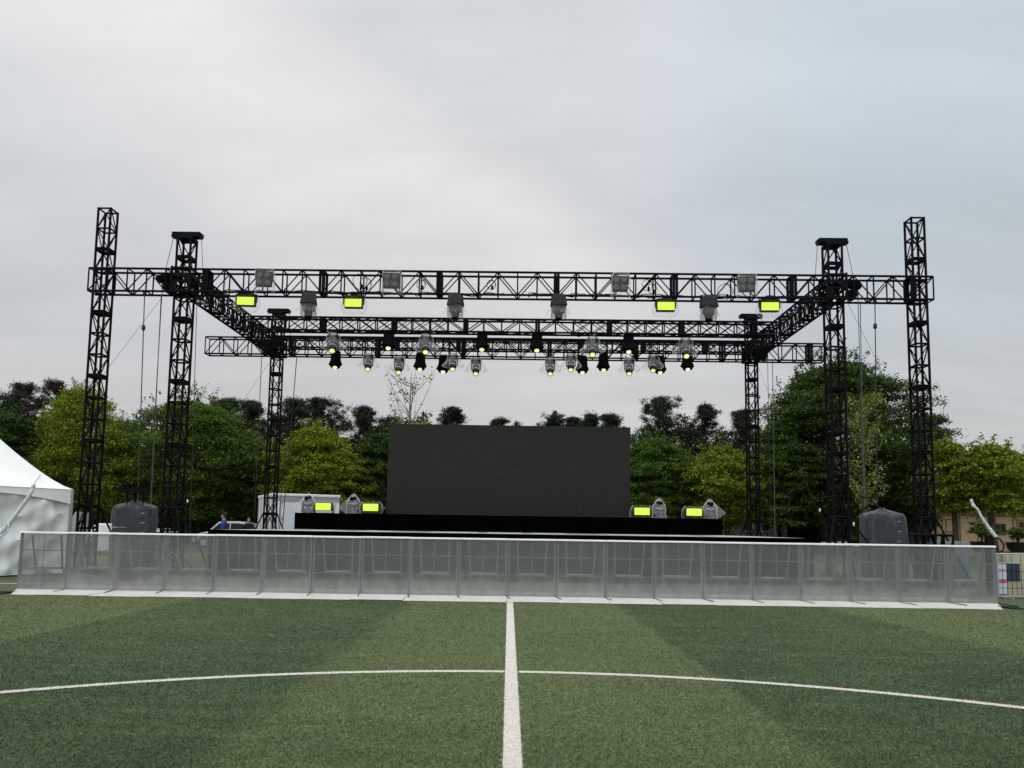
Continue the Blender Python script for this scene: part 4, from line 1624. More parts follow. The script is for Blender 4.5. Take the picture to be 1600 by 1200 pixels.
def draped_box(name, lb, cat, u0, u1, vt, d, dep, mat, rz=0.0):
    x0, x1 = P(u0, 850, d).x, P(u1, 850, d).x
    zt = P((u0 + u1) / 2, vt, d).z
    t = thing(name, lb, cat, ((x0 + x1) / 2, d, 0), rz)
    w = (x1 - x0) / 2
    m = MB()
    n = 90
    vs, fs = [], []
    for i, (s_, z) in enumerate([(1.10, .03), (1.05, zt * .5), (1.0, zt - .05), (.97, zt), (.3, zt + .015)]):
        for k in range(n):
            an = 2 * PI * k / n
            ca, sa = math.cos(an), math.sin(an)
            q = 1 / max(abs(ca), abs(sa))
            cr = 1 + (.03 * math.sin(k * 1.1) + .02 * math.sin(k * .53 + 1)) * (1 if i < 2 else .35)
            vs.append((w * s_ * ca * q * cr, dep / 2 + dep / 2 * s_ * sa * q * cr, z))
    for i in range(4):
        for k in range(n):
            fs.append((i * n + k, i * n + (k + 1) % n, (i + 1) * n + (k + 1) % n, (i + 1) * n + k))
    fs.append(tuple(range(4 * n, 5 * n)))
    m.add(vs, fs)
    m.build('cloth', mat, t, smooth=True)
    return t


draped_box('covered_table', 'low table under a blue grey cloth right of the tall right tower', 'table', 1464, 1514, 846, 20.5, 1.2, M_TARP)


# ------------------------------------------------------------------ right edge: crowd fence, banner, cart
def steel_fence():
    d = 17.2
    x0 = P(1559, 900, d).x
    L = 2.4
    t = thing('steel_fence', 'galvanised wire fence section running off the right edge', 'fence', (x0 + L / 2, d, 0))
    z1, z2, z0 = P(1580, 866, d).z, P(1580, 880, d).z, P(1580, 932, d).z
    m = MB()
    m.tube((-L / 2, 0, z1), (L / 2, 0, z1), .02, 8)
    m.tube((-L / 2, 0, z0), (L / 2, 0, z0), .02, 8)
    m.tube((-L / 2, 0, z2), (L / 2, 0, z2), .014, 8)
    for s_ in (-1, 1):
        m.tube((s_ * L / 2, 0, 0.02), (s_ * L / 2, 0, z1), .02, 8)
    m.build('frame', M_GALV, t)
    m = MB()
    for k in range(1, 22):
        x = -L / 2 + k * L / 22
        m.tube((x, 0, z0), (x, 0, z1 if k % 2 else z2), .006, 5)
    for k in range(1, 4):
        z = z0 + (z2 - z0) * k / 4
        m.tube((-L / 2, .006, z), (L / 2, .006, z), .006, 5)
    m.build('wire_grid', M_CASE, t)
    m = MB()
    for s_ in (-1, 1):
        m.box(s_ * (L / 2 - .1) - .03, s_ * (L / 2 - .1) + .03, -.35, .35, 0.005, .03)
    m.build('foot', M_GALV, t)
    # banner behind it
    d2 = 17.6
    a_, b_ = P(1559, 905, d2), P(1573, 905, d2)
    t = thing('banner', 'pale blue banner with a red stripe behind the wire fence', 'banner', (a_.x, d2, 0))
    zt, zb = P(1566, 882, d2).z, P(1566, 928, d2).z
    zr0, zr1 = P(1566, 911, d2).z, P(1566, 906, d2).z
    zs = P(1566, 890, d2).z
    m = MB()
    ww = b_.x - a_.x
    m.box(0, ww, 0, .02, zb, zt, 0)
    m.box(0.01, ww - .01, -.004, -.001, zr0, zr1, 1)
    m.box(0.01, ww - .01, -.004, -.001, zs - .015, zs + .01, 1)
    m.build('sheet', [M_BANB, M_BANR], t)
    m = MB()
    for x in (.01, ww - .01):
        m.tube((x, .03, 0), (x, .03, zt + .02), .012, 6)
    m.build('pole', M_GALV, t)
    d3 = 17.9
    a_ = P(1573, 905, d3)
    t = thing('cart', 'cream coloured wheeled cart with a navy sheet at the right edge', 'cart', (a_.x + .7, d3, 0))
    zt, zb = P(1590, 866, d3).z, P(1590, 932, d3).z
    m = MB()
    m.box(-.7, .7, 0, .9, zb, zt)
    m.build('body', M_CREAM, t, bevel=.03)
    m = MB()
    m.box(-.71, -.38, -.012, -.002, P(1580, 908, d3).z, P(1580, 879, d3).z)
    m.build('navy_sheet', M_NAVY, t)
    for x in (-.5, .5):
        for y in (.15, .75):
            m = MB()
            m.lathe([(.04, -.025), (.075, -.02), (.075, .02), (.04, .025)], 16, Matrix.Translation((x, y, .078)) @ R4(0, PI / 2, 0))
            m.box(x - .035, x + .035, y - .03, y + .03, .12, zb - .001)
            m.build('wheel', M_RUB, t)


steel_fence()


# ------------------------------------------------------------------ vehicles and container
def car(lb, u0, u1, vroof, d, face, mat=M_CAR):
    """side view estate car; face -1: nose to the left"""
    x0, x1 = P(u0, 825, d).x, P(u1, 825, d).x
    L = x1 - x0
    H = P((u0 + u1) / 2, vroof, d).z
    t = thing('parked_car', lb, 'car', ((x0 + x1) / 2, d, 0), 0, None)
    s = L / 4.5
    hw = .9

    def X(v):
        return v * s * (1 if face < 0 else -1)
    lower = [(-2.25, .35), (-2.22, .62), (-2.05, .80), (-1.2, .97), (-1.05, 1.0), (2.0, 1.02), (2.2, .92), (2.25, .6), (2.2, .32)]
    for cx in (1.35, -1.4):
        pass
    bottom = []
    for cx in (1.38, -1.38):
        for k in range(9):
            a_ = PI * k / 8
            bottom.append((cx + .37 * math.cos(a_), .30 + .37 * math.sin(a_)))
    prof = [(X(x), z) for x, z in lower + bottom]
    if face > 0:
        prof = prof[::-1]
    m = MB()
    m.prism(prof, -hw, hw)
    b = m.build('body', mat, t, smooth=True, bevel=.05)
    roof = [(-1.15, .985), (-.45, H - .04), (-.1, H), (1.0, H), (1.75, H - .12), (2.12, 1.0)]
    m = MB()
    vs = []
    for y, k in ((-hw + .06, 0), (-hw + .2, 1), (hw - .2, 1), (hw - .06, 0)):
        pass
    n = len(roof)
    lo = .10
    pts = []
    for y, f in ((-hw, 0), (hw, 0)):
        for x, z in roof:
            ins = .06 + .16 * (z - 1.0) / (H - 1.0)
            pts.append((X(x), y + (ins if y < 0 else -ins), z))
    fs = [tuple(range(n)), tuple(range(2 * n - 1, n - 1, -1))] + [(k, n + k, n + (k + 1) % n, (k + 1) % n) for k in range(n)]
    m.add(pts, fs)
    m.build('cabin', mat, t, bevel=.03)
    for y, sg in ((-hw, -1), (hw, 1)):
        for seg in (((-.93, 1.03), (-.36, H - .13), (.38, H - .12), (.38, 1.03)), ((.46, 1.03), (.46, H - .12), (1.0, H - .12), (1.62, H - .2), (1.85, 1.05))):
            m = MB()
            v1 = []
            for x, z in seg:
                ins = .06 + .16 * (z - 1.0) / (H - 1.0) - .006
                v1.append((X(x), y - sg * ins, z))
            m.add(v1, [tuple(range(len(v1)))])
            m.build('window', M_GLASS, t)
    m = MB()
    m.add([(X(-1.10), -.72, 1.02), (X(-1.10), .72, 1.02), (X(-.50), .60, H - .09), (X(-.50), -.60, H - .09)], [(0, 1, 2, 3)])
    m.v = [(x - .02 * (1 if face < 0 else -1), y, z + .02) for x, y, z in m.v]
    m.build('windscreen', M_GLASS, t)
    for cx in (-1.38, 1.38):
        for y in (-hw + .11, hw - .11):
            m = MB()
            m.lathe([(.20, -.11), (.32, -.10), (.33, 0), (.32, .10), (.20, .11)], 24, Matrix.Translation((X(cx), y, .33)) @ R4(PI / 2))
            wh = m.build('wheel', M_RUB, t, smooth=True)
            m = MB()
            m.lathe([(.19, -.115), (.05, -.10), (.05, .10), (.19, .115)], 16, Matrix.Translation((X(cx), y, .33)) @ R4(PI / 2))
            m.build('rim', M_ALU, wh)
    m = MB()
    m.obox((X(-2.12), -.62, .70), .16, .34, .12)
    m.build('headlight', M_GLASS, t, bevel=.02)
    return t


car('silver estate car parked behind the stage, nose to the left, behind the blue shirted person', 310, 406, 814.5, 45, -1)
car('white car partly hidden behind the tall left tower', 150, 200, 818, 47, 1, M_WHITE)


def container():
    d = 37.0
    x0, x1 = P(427, 800, d).x, P(524, 800, d).x
    zt = P(470, 771, d).z
    t = thing('white_container', 'white box container with a roof lip and doors behind the stage left', 'container', (x0 + 1.45, d + .8, 0), rad(28))
    w = (x1 - x0) / 2 * 1.08
    dep = 4.4
    # its left end is seen too: the box is sheared towards the left by turning it
    m = MB()
    m.box(-w, w, 0, dep, .25, zt - .14)
    m.build('body', M_WHITE, t, bevel=.02)
    m = MB()
    m.box(-w - .04, w + .04, -.05, dep + .05, zt - .14, zt)
    m.build('roof_lip', M_WHITE, t, bevel=.03)
    m = MB()
    m.box(-w, w, -.02, -.001, zt - .36, zt - .16)
    m.build('header_band', M_GREYP, t)
    for x in (-w * .35, w * .45):
        m = MB()
        m.box(x - .76, x + .66, -.022, -.001, .31, zt - .38)
        m.build('door_frame', M_GREYP, t)
        m = MB()
        m.box(x - .69, x + .59, -.045, -.023, .38, zt - .45)
        dd = m.build('door', pmat('door_white', (.62, .65, .70), .45), t, bevel=.01)
        m = MB()
        m.box(x + .43, x + .50, -.08, -.046, 1.3, 1.6)
        m.build('handle', M_CASE, dd)
        m = MB()
        for z in (.8, 1.7, 2.5):
            m.box(x - .68, x - .60, -.06, -.046, z, z + .14)
        m.build('hinge', M_GREYP, dd)
    m = MB()
    for k in range(6):
        m.box(-w - .04, -w - .002, .1 + k * .8, .2 + k * .8, .3, zt - .16)
    m.build('corner_rib', M_ALUD, t)
    for x in (-w + .4, w - .4):
        for y in (.4, dep - .4):
            m = MB()
            m.box(x - .15, x + .15, y - .15, y + .15, 0, .249)
            m.build('block', M_CONC, t)


container()
d = 33
for i, (u0, u1, vt, lb) in enumerate([(112, 122, 800, 'narrow pale grey cabinet between the tent and the tall left tower'), (153, 183, 819, 'low white case left of the left speaker stack')]):
    x0, x1 = P(u0, 820, d).x, P(u1, 820, d).x
    zt = P((u0 + u1) / 2, vt, d).z
    t = thing('equipment_case', lb, 'case', ((x0 + x1) / 2, d, 0), 0, 'pale cases behind the left towers')
    w = (x1 - x0) / 2
    m = MB()
    m.box(-w, w, 0, .8, .12, zt)
    m.build('body', M_WHITE if i else M_GREYP, t, bevel=.02)
    m = MB()
    m.box(-w - .01, w + .01, -.012, .81, zt * .62, zt * .62 + .04)
    m.build('trim', M_ALU, t)
    for x in (-w + .1, w - .1):
        m = MB()
        m.lathe([(.03, -.02), (.058, -.02), (.058, .02), (.03, .02)], 12, Matrix.Translation((x, .15, .06)) @ R4(0, PI / 2, 0))
        m.build('wheel', M_RUB, t)


def table(lb, u0, u1, v, d):
    x0, x1 = P(u0, v, d).x, P(u1, v, d).x
    z = P((u0 + u1) / 2, v, d).z
    t = thing('folding_table', lb, 'table', ((x0 + x1) / 2, d, 0), 0, 'white tables beside the stage')
    w = (x1 - x0) / 2
    m = MB()
    m.box(-w, w, -.3, .4, z - .05, z)
    m.build('tabletop', M_RAIL, t, bevel=.01)
    for sx in (-1, 1):
        for y in (-.22, .32):
            m = MB()
            m.tube((sx * (w - .1), y, 0), (sx * (w - .14), y, z - .051), .016, 6)
            m.build('leg', M_ALU, t)
    m = MB()
    for k in range(int(w * 2 / .45)):
        m.box(-w + .1 + k * .45, -w + .42 + k * .45, -.1, .2, z, z + .07 + .02 * (k % 3))
    o = m.build('lid_row', M_GREYP, t)


table('white table behind the front right tower', 1282, 1345, 851, 22.6)
table('white table behind the front left tower', 240, 272, 829, 22.6)


# ------------------------------------------------------------------ people
def skinned(name, mat, nodes, edges, parent=None, sub=2):
    """nodes: list of (x,y,z,rx,ry); first is the root"""
    me = bpy.data.meshes.new(name)
    me.from_pydata([n[:3] for n in nodes], edges, [])
    o = bpy.data.objects.new(name, me)
    COL.objects.link(o)
    if parent is not None:
        o.parent = parent
    me.materials.append(mat)
    sk = o.modifiers.new('skin', 'SKIN')
    sk.use_smooth_shade = True
    for i, nd in enumerate(nodes):
        sv = me.skin_vertices[0].data[i]
        sv.radius = (nd[3], nd[4])
        sv.use_root = (i == 0)
    s = o.modifiers.new('sub', 'SUBSURF')
    s.levels = s.render_levels = sub
    return o


def person(lb, u, vtop, d, shirt, face, lean=0.0):
    """facing +x*face; standing with one arm forward"""
    zt = P(u, vtop, d).z
    s = zt / 1.76
    x = P(u, vtop, d).x
    t = thing('person', lb, 'person', (x, d, 0), face)
    t.scale = (s, s, s)
    # body, local: faces -Y, x right
    nodes = [(0, 0, .96, .15, .11), (0, 0, 1.14, .135, .10), (0, .01, 1.34, .16, .11), (0, .01, 1.45, .10, .08), (0, 0, 1.53, .055, .055),
             (0, -.01, 1.60, .07, .085), (0, -.012, 1.68, .075, .095), (0, 0, 1.74, .045, .055)]
    edges = [(0, 1), (1, 2), (2, 3), (3, 4), (4, 5), (5, 6), (6, 7)]
    for sx in (-1, 1):
        i = len(nodes)
        fy = -.12 if sx > 0 else .03
        nodes += [(sx * .18, .01, 1.42, .06, .06), (sx * .235, .02, 1.16, .043, .043), (sx * .24, -.10 + fy, .94, .032, .032), (sx * .235, -.13 + fy, .87, .028, .04)]
        edges += [(3, i), (i, i + 1), (i + 1, i + 2), (i + 2, i + 3)]
        b = len(nodes)
        for k in range(4):
            ox = (k - 1.5) * .02
            nodes.append((sx * .235 + ox * .4, -.135 + fy + ox, .865 - [.07, .085, .08, .06][k], .009, .009))
            edges.append((i + 3, b + k))
        nodes.append((sx * .20, -.17 + fy, .84, .010, .010))
        edges.append((i + 3, b + 4))
        j = len(nodes)
        st_ = .10 * sx
        nodes += [(sx * .10, 0, .86, .085, .085), (sx * .11, -.04 - st_ * .3, .50, .055, .055), (sx * .115, .03 - st_, .12, .038, .038), (sx * .12, -.10 - st_, .05, .04, .035)]
        edges += [(0, j), (j, j + 1), (j + 1, j + 2), (j + 2, j + 3)]
    body = skinned('body', M_SKIN, nodes, edges, t)
    # clothes follow the body a little larger
    sn = [(0, 0, .93, .165, .125), (0, 0, 1.14, .15, .115), (0, .01, 1.34, .175, .125), (0, .01, 1.46, .13, .11), (0, .01, 1.52, .07, .07)]
    se = [(0, 1), (1, 2), (2, 3), (3, 4)]
    for sx in (-1, 1):
        fy = -.12 if sx > 0 else .03
        i = len(sn)
        sn += [(sx * .18, .01, 1.42, .09, .09), (sx * .235, .02, 1.16, .068, .068), (sx * .24, -.07 + fy, .98, .048, .048)]
        se += [(3, i), (i, i + 1), (i + 1, i + 2)]
    skinned('shirt', shirt, sn, se, t)
    tn = [(0, 0, .97, .16, .12), (0, 0, .90, .155, .12)]
    te = [(0, 1)]
    for sx in (-1, 1):
        st_ = .10 * sx
        i = len(tn)
        tn += [(sx * .10, 0, .84, .098, .098), (sx * .11, -.04 - st_ * .3, .50, .07, .07), (sx * .115, .03 - st_, .10, .058, .058)]
        te += [(1, i), (i, i + 1), (i + 1, i + 2)]
    skinned('trousers', M_TROUS, tn, te, t)
    m = MB()
    m.lathe([(.072, 1.60), (.092, 1.66), (.094, 1.71), (.075, 1.765), (.03, 1.79)], 18, Matrix.Translation((0, .022, 0)) @ Matrix.Diagonal((.92, 1.02, 1, 1)), wob=.04)
    m.build('hair', M_HAIR, t, smooth=True)
    m = MB()
    m.lathe([(.018, 1.60), (.02, 1.62), (.008, 1.66)], 8, Matrix.Translation((0, -.105, 0)))
    m.build('nose', M_SKIN, t, smooth=True)
    for sx in (-1, 1):
        m = MB()
        m.lathe([(.004, -.012), (.013, 0), (.004, .012)], 8, Matrix.Translation((sx * .034, -.098, 1.665)))
        m.build('eye', M_HAIR, t)
        m = MB()
        m.lathe([(.006, -.035), (.022, 0), (.01, .035)], 8, Matrix.Translation((sx * .078, .0, 1.645)) @ Matrix.Diagonal((.5, 1, 1, 1)))
        m.build('ear', M_SKIN, t, smooth=True)
        m = MB()
        st_ = .10 * sx
        m.lathe([(.05, 0.0), (.055, .03), (.045, .08), (.03, .10)], 12, Matrix.Translation((sx * .118, -.05 - st_, .0)) @ Matrix.Diagonal((1, 2.2, 1, 1)))
        m.build('shoe', M_RUB, t, smooth=True)
    return t


person('person in a blue shirt walking to the left behind the stage', 350.5, 802, 29.5, M_BLUE, rad(-75))
person('person in black standing between the car and the white container', 389, 809, 36, M_BLKSH, rad(10))


# ------------------------------------------------------------------ buildings
def tan_building():
    d = 52
    x0, x1 = P(1452, 820, d).x, P(1452, 820, d).x + 14
    t = thing('tan_building', 'tan walled hall with brown line panels and a grey tiled roof behind the right trees', 'building', ((x0 + x1) / 2, d, 0))
    w = (x1 - x0) / 2
    zw = P(1530, 789, d).z
    m = MB()
    m.box(-w, w, 0, 6, 0, zw)
    m.build('wall', M_TAN, t)
    m = MB()
    e = .04
    # post and panel lines
    k = -w + .9
    i = 0
    while k < w:
        m.box(k - .03, k + .03, -e, -.001, .3, zw - .1)
        if i % 2 == 0:
            for (za, zb) in ((.5, 1.3), (1.6, 2.5)):
                xa, xb = k + .25, min(k + 1.0, w - .05)
                m.box(xa, xb, -e, -.001, za, za + .05)
                m.box(xa, xb, -e, -.001, zb, zb + .05)
                m.box(xa, xa + .05, -e, -.001, za + .051, zb - .001)
                m.box(xb - .05, xb, -e, -.001, za + .051, zb - .001)
        for j in range(4):
            m.box(k + .15 + j * .28, k + .19 + j * .28, -e, -.001, zw - .8, zw - .25)
        k += 1.25
        i += 1
    for z in (.28, 2.75, zw - .12):
        m.box(-w + .01, w - .01, -e - .004, -.001, z, z + .06)
    m.build('panel_trim', M_TANL, t)
    for (ua, ub, va, vb) in ((1553, 1571, 835, 818), (1489, 1497, 824, 815), (1592, 1604, 826, 815)):
        xa, xb = P(ua, 825, d).x - (x0 + x1) / 2, P(ub, 825, d).x - (x0 + x1) / 2
        za, zb = P(ua, va, d).z, P(ua, vb, d).z
        m = MB()
        for q in ((xa, xb, za, za + .06), (xa, xb, zb - .06, zb), (xa, xa + .06, za + .061, zb - .061), (xb - .06, xb, za + .061, zb - .061), ((xa + xb) / 2 - .03, (xa + xb) / 2 + .03, za + .061, zb - .061)):
            m.box(q[0], q[1], -.07, -.045, q[2], q[3])
        wf = m.build('window', M_TANL, t)
        m = MB()
        m.box(xa + .03, xb - .03, -.062, -.048, za + .03, zb - .03)
        m.build('pane', M_GLASS, wf)
    # tiled roof with ridges of round tiles
    zr = zw + 2.3
    m = MB()
    m.add([(-w - .6, -.9, zw - .05), (w + .6, -.9, zw - .05), (w, 3, zr), (-w, 3, zr), (w + .6, 6.9, zw - .05), (-w - .6, 6.9, zw - .05)],
          [(0, 1, 2, 3), (3, 2, 4, 5), (0, 3, 5), (1, 4, 2), (0, 5, 4, 1)])
    n = int((2 * w) / .32)
    for k in range(n + 1):
        x = -w + k * 2 * w / n
        m.tube((x * 1.04, -.92, zw - .01), (x, 2.95, zr + .03), .07, 6)
    m.tube((-w, 3, zr + .06), (w, 3, zr + .06), .16, 8)
    m.build('roof', M_TILE, t)


tan_building()
d = 56
x0, x1 = P(1122, 820, d).x, P(1215, 820, d).x
t = thing('low_building', 'low grey building half hidden under the trees right of the stage', 'building', ((x0 + x1) / 2, d, 0))
w = (x1 - x0) / 2
zt = P(1165, 800, d).z
m = MB()
m.box(-w, w, 0, 5, 0, zt)
m.build('wall', M_CONC, t)
m = MB()
m.box(-w - .3, w + .3, -.4, 5.3, zt + .002, zt + .25)
m.build('roof', M_TILE, t)
for x in (-w * .7, 0.0, w * .6):
    m = MB()
    m.box(x - .4, x + .4, -.04, -.001, zt * .5, zt * .85)
    wf = m.build('window', M_WHITE, t)
    m = MB()
    m.box(x - .34, x + .34, -.05, -.041, zt * .5 + .06, zt * .85 - .06)
    m.build('pane', M_GLASS, wf)


# ------------------------------------------------------------------ vegetation
def leaf_quads(C, size, rg, up=0.5, asp=0.55):
    """C: (n,3) leaf centres -> (4n,3) rhombi"""
    n = len(C)
    N = rg.normal(0, 1, (n, 3))
    N[:, 2] = np.abs(N[:, 2]) + up
    N /= np.linalg.norm(N, axis=1)[:, None]
    A = rg.normal(0, 1, (n, 3))
    T = np.cross(N, A)
    T /= np.linalg.norm(T, axis=1)[:, None]
    B = np.cross(N, T)
    s = (size * (0.6 + 0.8 * rg.random(n)))[:, None]
    V = np.stack([C - T * s, C - B * s * asp, C + T * s, C + B * s * asp], 1)
    return V.reshape(-1, 3)


def limb(m, p, q, r0, r1, rg, bend=.12):
    p, q = Vector(p), Vector(q)
    L = (q - p).length
    pts, rs_ = [], []
    for i in range(5):
        f = i / 4
        o = Vector(rg.normal(0, 1, 3)) * L * bend * math.sin(PI * f) * .5
        c = p.lerp(q, f) + o
        c.z += L * .10 * math.sin(PI * f)
        pts.append(c)
        rs_.append(r0 * (1 - f) + r1 * f)
    m.path(pts, rs_, 6)


def broadleaf(lb, u, vtop, wpx, d, mat, seed, zlow=2.2, leaf=.078, ncl=160, per=100, name='broadleaf_tree', group='broadleaf trees behind the stage', flat=.22, shape=1.0, lean=0.0, open_=0.0):
    rg = np.random.default_rng(seed)
    base = P(u, 830, d)
    H = P(u, vtop, d).z
    W = wpx / F * d
    t = thing(name, lb, 'tree', (base.x, d, 0), 0, group)
    R = W / 2
    ch = H - zlow
    # clump centres through a dome shaped crown, most of them near its surface
    per = int(per * 2.4)
    C, S = [], []
    while len(C) < ncl:
        th = rg.random() * 2 * PI
        f = rg.random()
        # envelope radius against relative height
        env = R * (math.sin(PI * min(1, (f * .88 + .12))) ** .55) * shape if f > .42 else R * (0.46 + 1.15 * f)
        env *= 1 + .16 * math.sin(th * 3 + seed) + .10 * math.sin(th * 5 + f * 6)
        r = env * (rg.random() ** .5) * (1 - open_ * rg.random())
        cs = (.5 + .62 * rg.random()) * (R / 4.0) ** .6
        C.append((r * math.cos(th) * .97, r * math.sin(th) * .9, zlow + ch * f * .97 - cs * .2))
        S.append(cs)
    C, S = np.array(C), np.array(S)
    k = np.repeat(np.arange(ncl), per)
    g3 = rg.normal(0, 1, (len(k), 3))
    g3 /= np.linalg.norm(g3, axis=1)[:, None]
    rr = rg.random(len(k)) ** .4
    off = g3 * (rr * np.where(rg.random(len(k)) < .3, 1.5, 1.0))[:, None] * S[k][:, None]
    off[:, 2] *= flat
    hr = np.hypot(off[:, 0], off[:, 1])
    off[:, 2] -= hr * .22           # clumps droop at the rim
    L = C[k] + off + rg.normal(0, .05, (len(k), 3))
    # loose twigs with leaves that break the outline
    nt = ncl
    ti = rg.integers(0, ncl, nt)
    for j in range(nt):
        c = C[ti[j]]
        dr = np.array([c[0], c[1], (c[2] - zlow - ch * .35) * 1.2]) + rg.normal(0, .5, 3)
        dr /= np.linalg.norm(dr) + 1e-6
        q = c + dr * S[ti[j]] * .7
        ln = S[ti[j]] * rg.uniform(.25, .75)
        tt = rg.random((14, 1))
        L = np.vstack([L, q + dr * tt * ln + rg.normal(0, .08, (14, 3))])
    L[:, 2] = np.maximum(L[:, 2], .25)
    numpy_mesh('crown', leaf_quads(L, leaf, rg), 4, [mat], parent=t)
    m = MB()
    r0 = .05 + H * .017
    fork = Vector((rg.normal(0, .1), rg.normal(0, .1), zlow * .85 + .4))
    m.path([(0, 0, -.05), (.02, 0, .25), tuple(fork * .5), tuple(fork)], [r0 * 1.5, r0 * 1.05, r0 * .95, r0 * .85], 9)
    for j in range(min(26, ncl)):
        limb(m, fork, C[j], r0 * .5, .015, rg)
    m.build('trunk', M_BARK, t, smooth=True)
    return t


def pine(lb, u, vtop, wpx, d, seed, mat=None, zlow=3.0, gap=0.0, leaf=.15, per=72, name='pine_tree'):
    """ragged pine: uneven limbs carrying pads of needles, and a few upright shoots for a top"""
    mat = mat or L_PINE
    rg = np.random.default_rng(seed)
    H = P(u, vtop, d).z
    R = wpx / F * d / 2
    t = thing(name, lb, 'tree', (P(u, 830, d).x, d, 0), 0, 'dark pines behind the broadleaf trees')
    m = MB()
    r0 = .07 + H * .014
    mid = Vector((rg.normal(0, .3), 0, H * .55))
    top = Vector((rg.normal(0, .35), 0, H - .35))
    m.path([(0, 0, -.05), (0, 0, 1.5), tuple(mid), tuple(top)], [r0 * 1.2, r0, r0 * .6, .04], 8)
    C, S = [], []
    nl = 50
    for j in range(nl):
        f = ((j + rg.random()) / nl) ** .9
        z = zlow + (H - zlow) * f
        th = rg.random() * 2 * PI
        ln = R * (1.02 - f ** 2.6) ** .6 * rg.uniform(.55, 1.3)
        if rg.random() < gap * .6:
            continue
        q0 = mid.lerp(top, max(0, (z / H - .55) / .45)) if z > mid.z else Vector((mid.x * z / mid.z, 0, z))
        q0.z = z
        tip = Vector((q0.x + ln * math.cos(th), ln * math.sin(th) * .8, min(H - .1, z + ln * rg.uniform(-.05, .35))))
        limb(m, (q0.x, 0, max(1, z - .3)), tip, .05, .014, rg, .12)
        for k in range(8):
            s_ = rg.uniform(.15, 1.08)
            c = q0.lerp(tip, s_) + Vector(rg.normal(0, .28, 3))
            c.z = min(c.z, H - .12)
            C.append(c)
            S.append(rg.uniform(.18, .44) * (1 - .3 * gap))
    for k in range(6):
        C.append(top + Vector((rg.normal(0, .35), rg.normal(0, .3), rg.uniform(-.7, .2))))
        S.append(rg.uniform(.16, .3))
    C, S = np.array([tuple(c) for c in C]), np.array(S)
    k = np.repeat(np.arange(len(C)), per)
    g3 = rg.normal(0, 1, (len(k), 3))
    g3 /= np.linalg.norm(g3, axis=1)[:, None]
    off = rg.normal(0, .62, (len(k), 3)) * S[k][:, None]
    off[:, 2] *= .7
    numpy_mesh('crown', leaf_quads(C[k] + off, leaf, rg, up=.1, asp=.16), 4, [mat], parent=t)
    m.build('trunk', M_BARK, t, smooth=True)
    return t


def whip(lb, u, vtop, wpx, d, seed, mat, zlow, bare_from, name='ginkgo_tree', nb=26, dens=60, leaf=.10, spread=.5):
    """upright young tree with visible ascending branches; leafless above bare_from (share of height)"""
    rg = np.random.default_rng(seed)
    H = P(u, vtop, d).z
    W = wpx / F * d
    t = thing(name, lb, 'tree', (P(u, 830, d).x, d, 0), 0)
    m = MB()
    m.path([(0, 0, -.05), (.03, 0, H * .4), (-.05, 0, H * .75), (0, 0, H)], [.11, .085, .05, .012], 8)
    L = []
    for j in range(nb):
        f = zlow / H + (1 - zlow / H) * (j + .5) / nb * .92
        z0 = H * f
        th = rg.random() * 2 * PI
        env = W / 2 * (0.55 + .45 * math.sin(PI * min(1, f * 1.05))) if bare_from > 1 else W / 2 * (.35 + .65 * f)
        rise = env * (.9 + rg.random() * .9) * (1.0 if bare_from > 1 else 1.5)
        q = Vector((env * math.cos(th), env * math.sin(th), min(H * 1.0, z0 + rise)))
        p = Vector((0, 0, z0))
        pts = [p.lerp(q, s) + Vector((0, 0, -.15 * math.sin(PI * s) * rise * .4)) for s in (0, .25, .5, .75, 1)]
        m.path(pts, [.03, .024, .018, .013, .008], 5)
        nl = dens if (z0 / H) < bare_from else int(dens * .12)
        for i in range(nl):
            s = rg.random()
            c = p.lerp(q, s)
            L.append(np.array(c) + rg.normal(0, .14, 3))
    V = leaf_quads(np.array(L), leaf, rg, up=.2)
    numpy_mesh('crown', V, 4, [mat], parent=t)
    m.build('trunk', pmat('pale_bark', (.12, .11, .09), .9, var=.2), t, smooth=True)
    return t


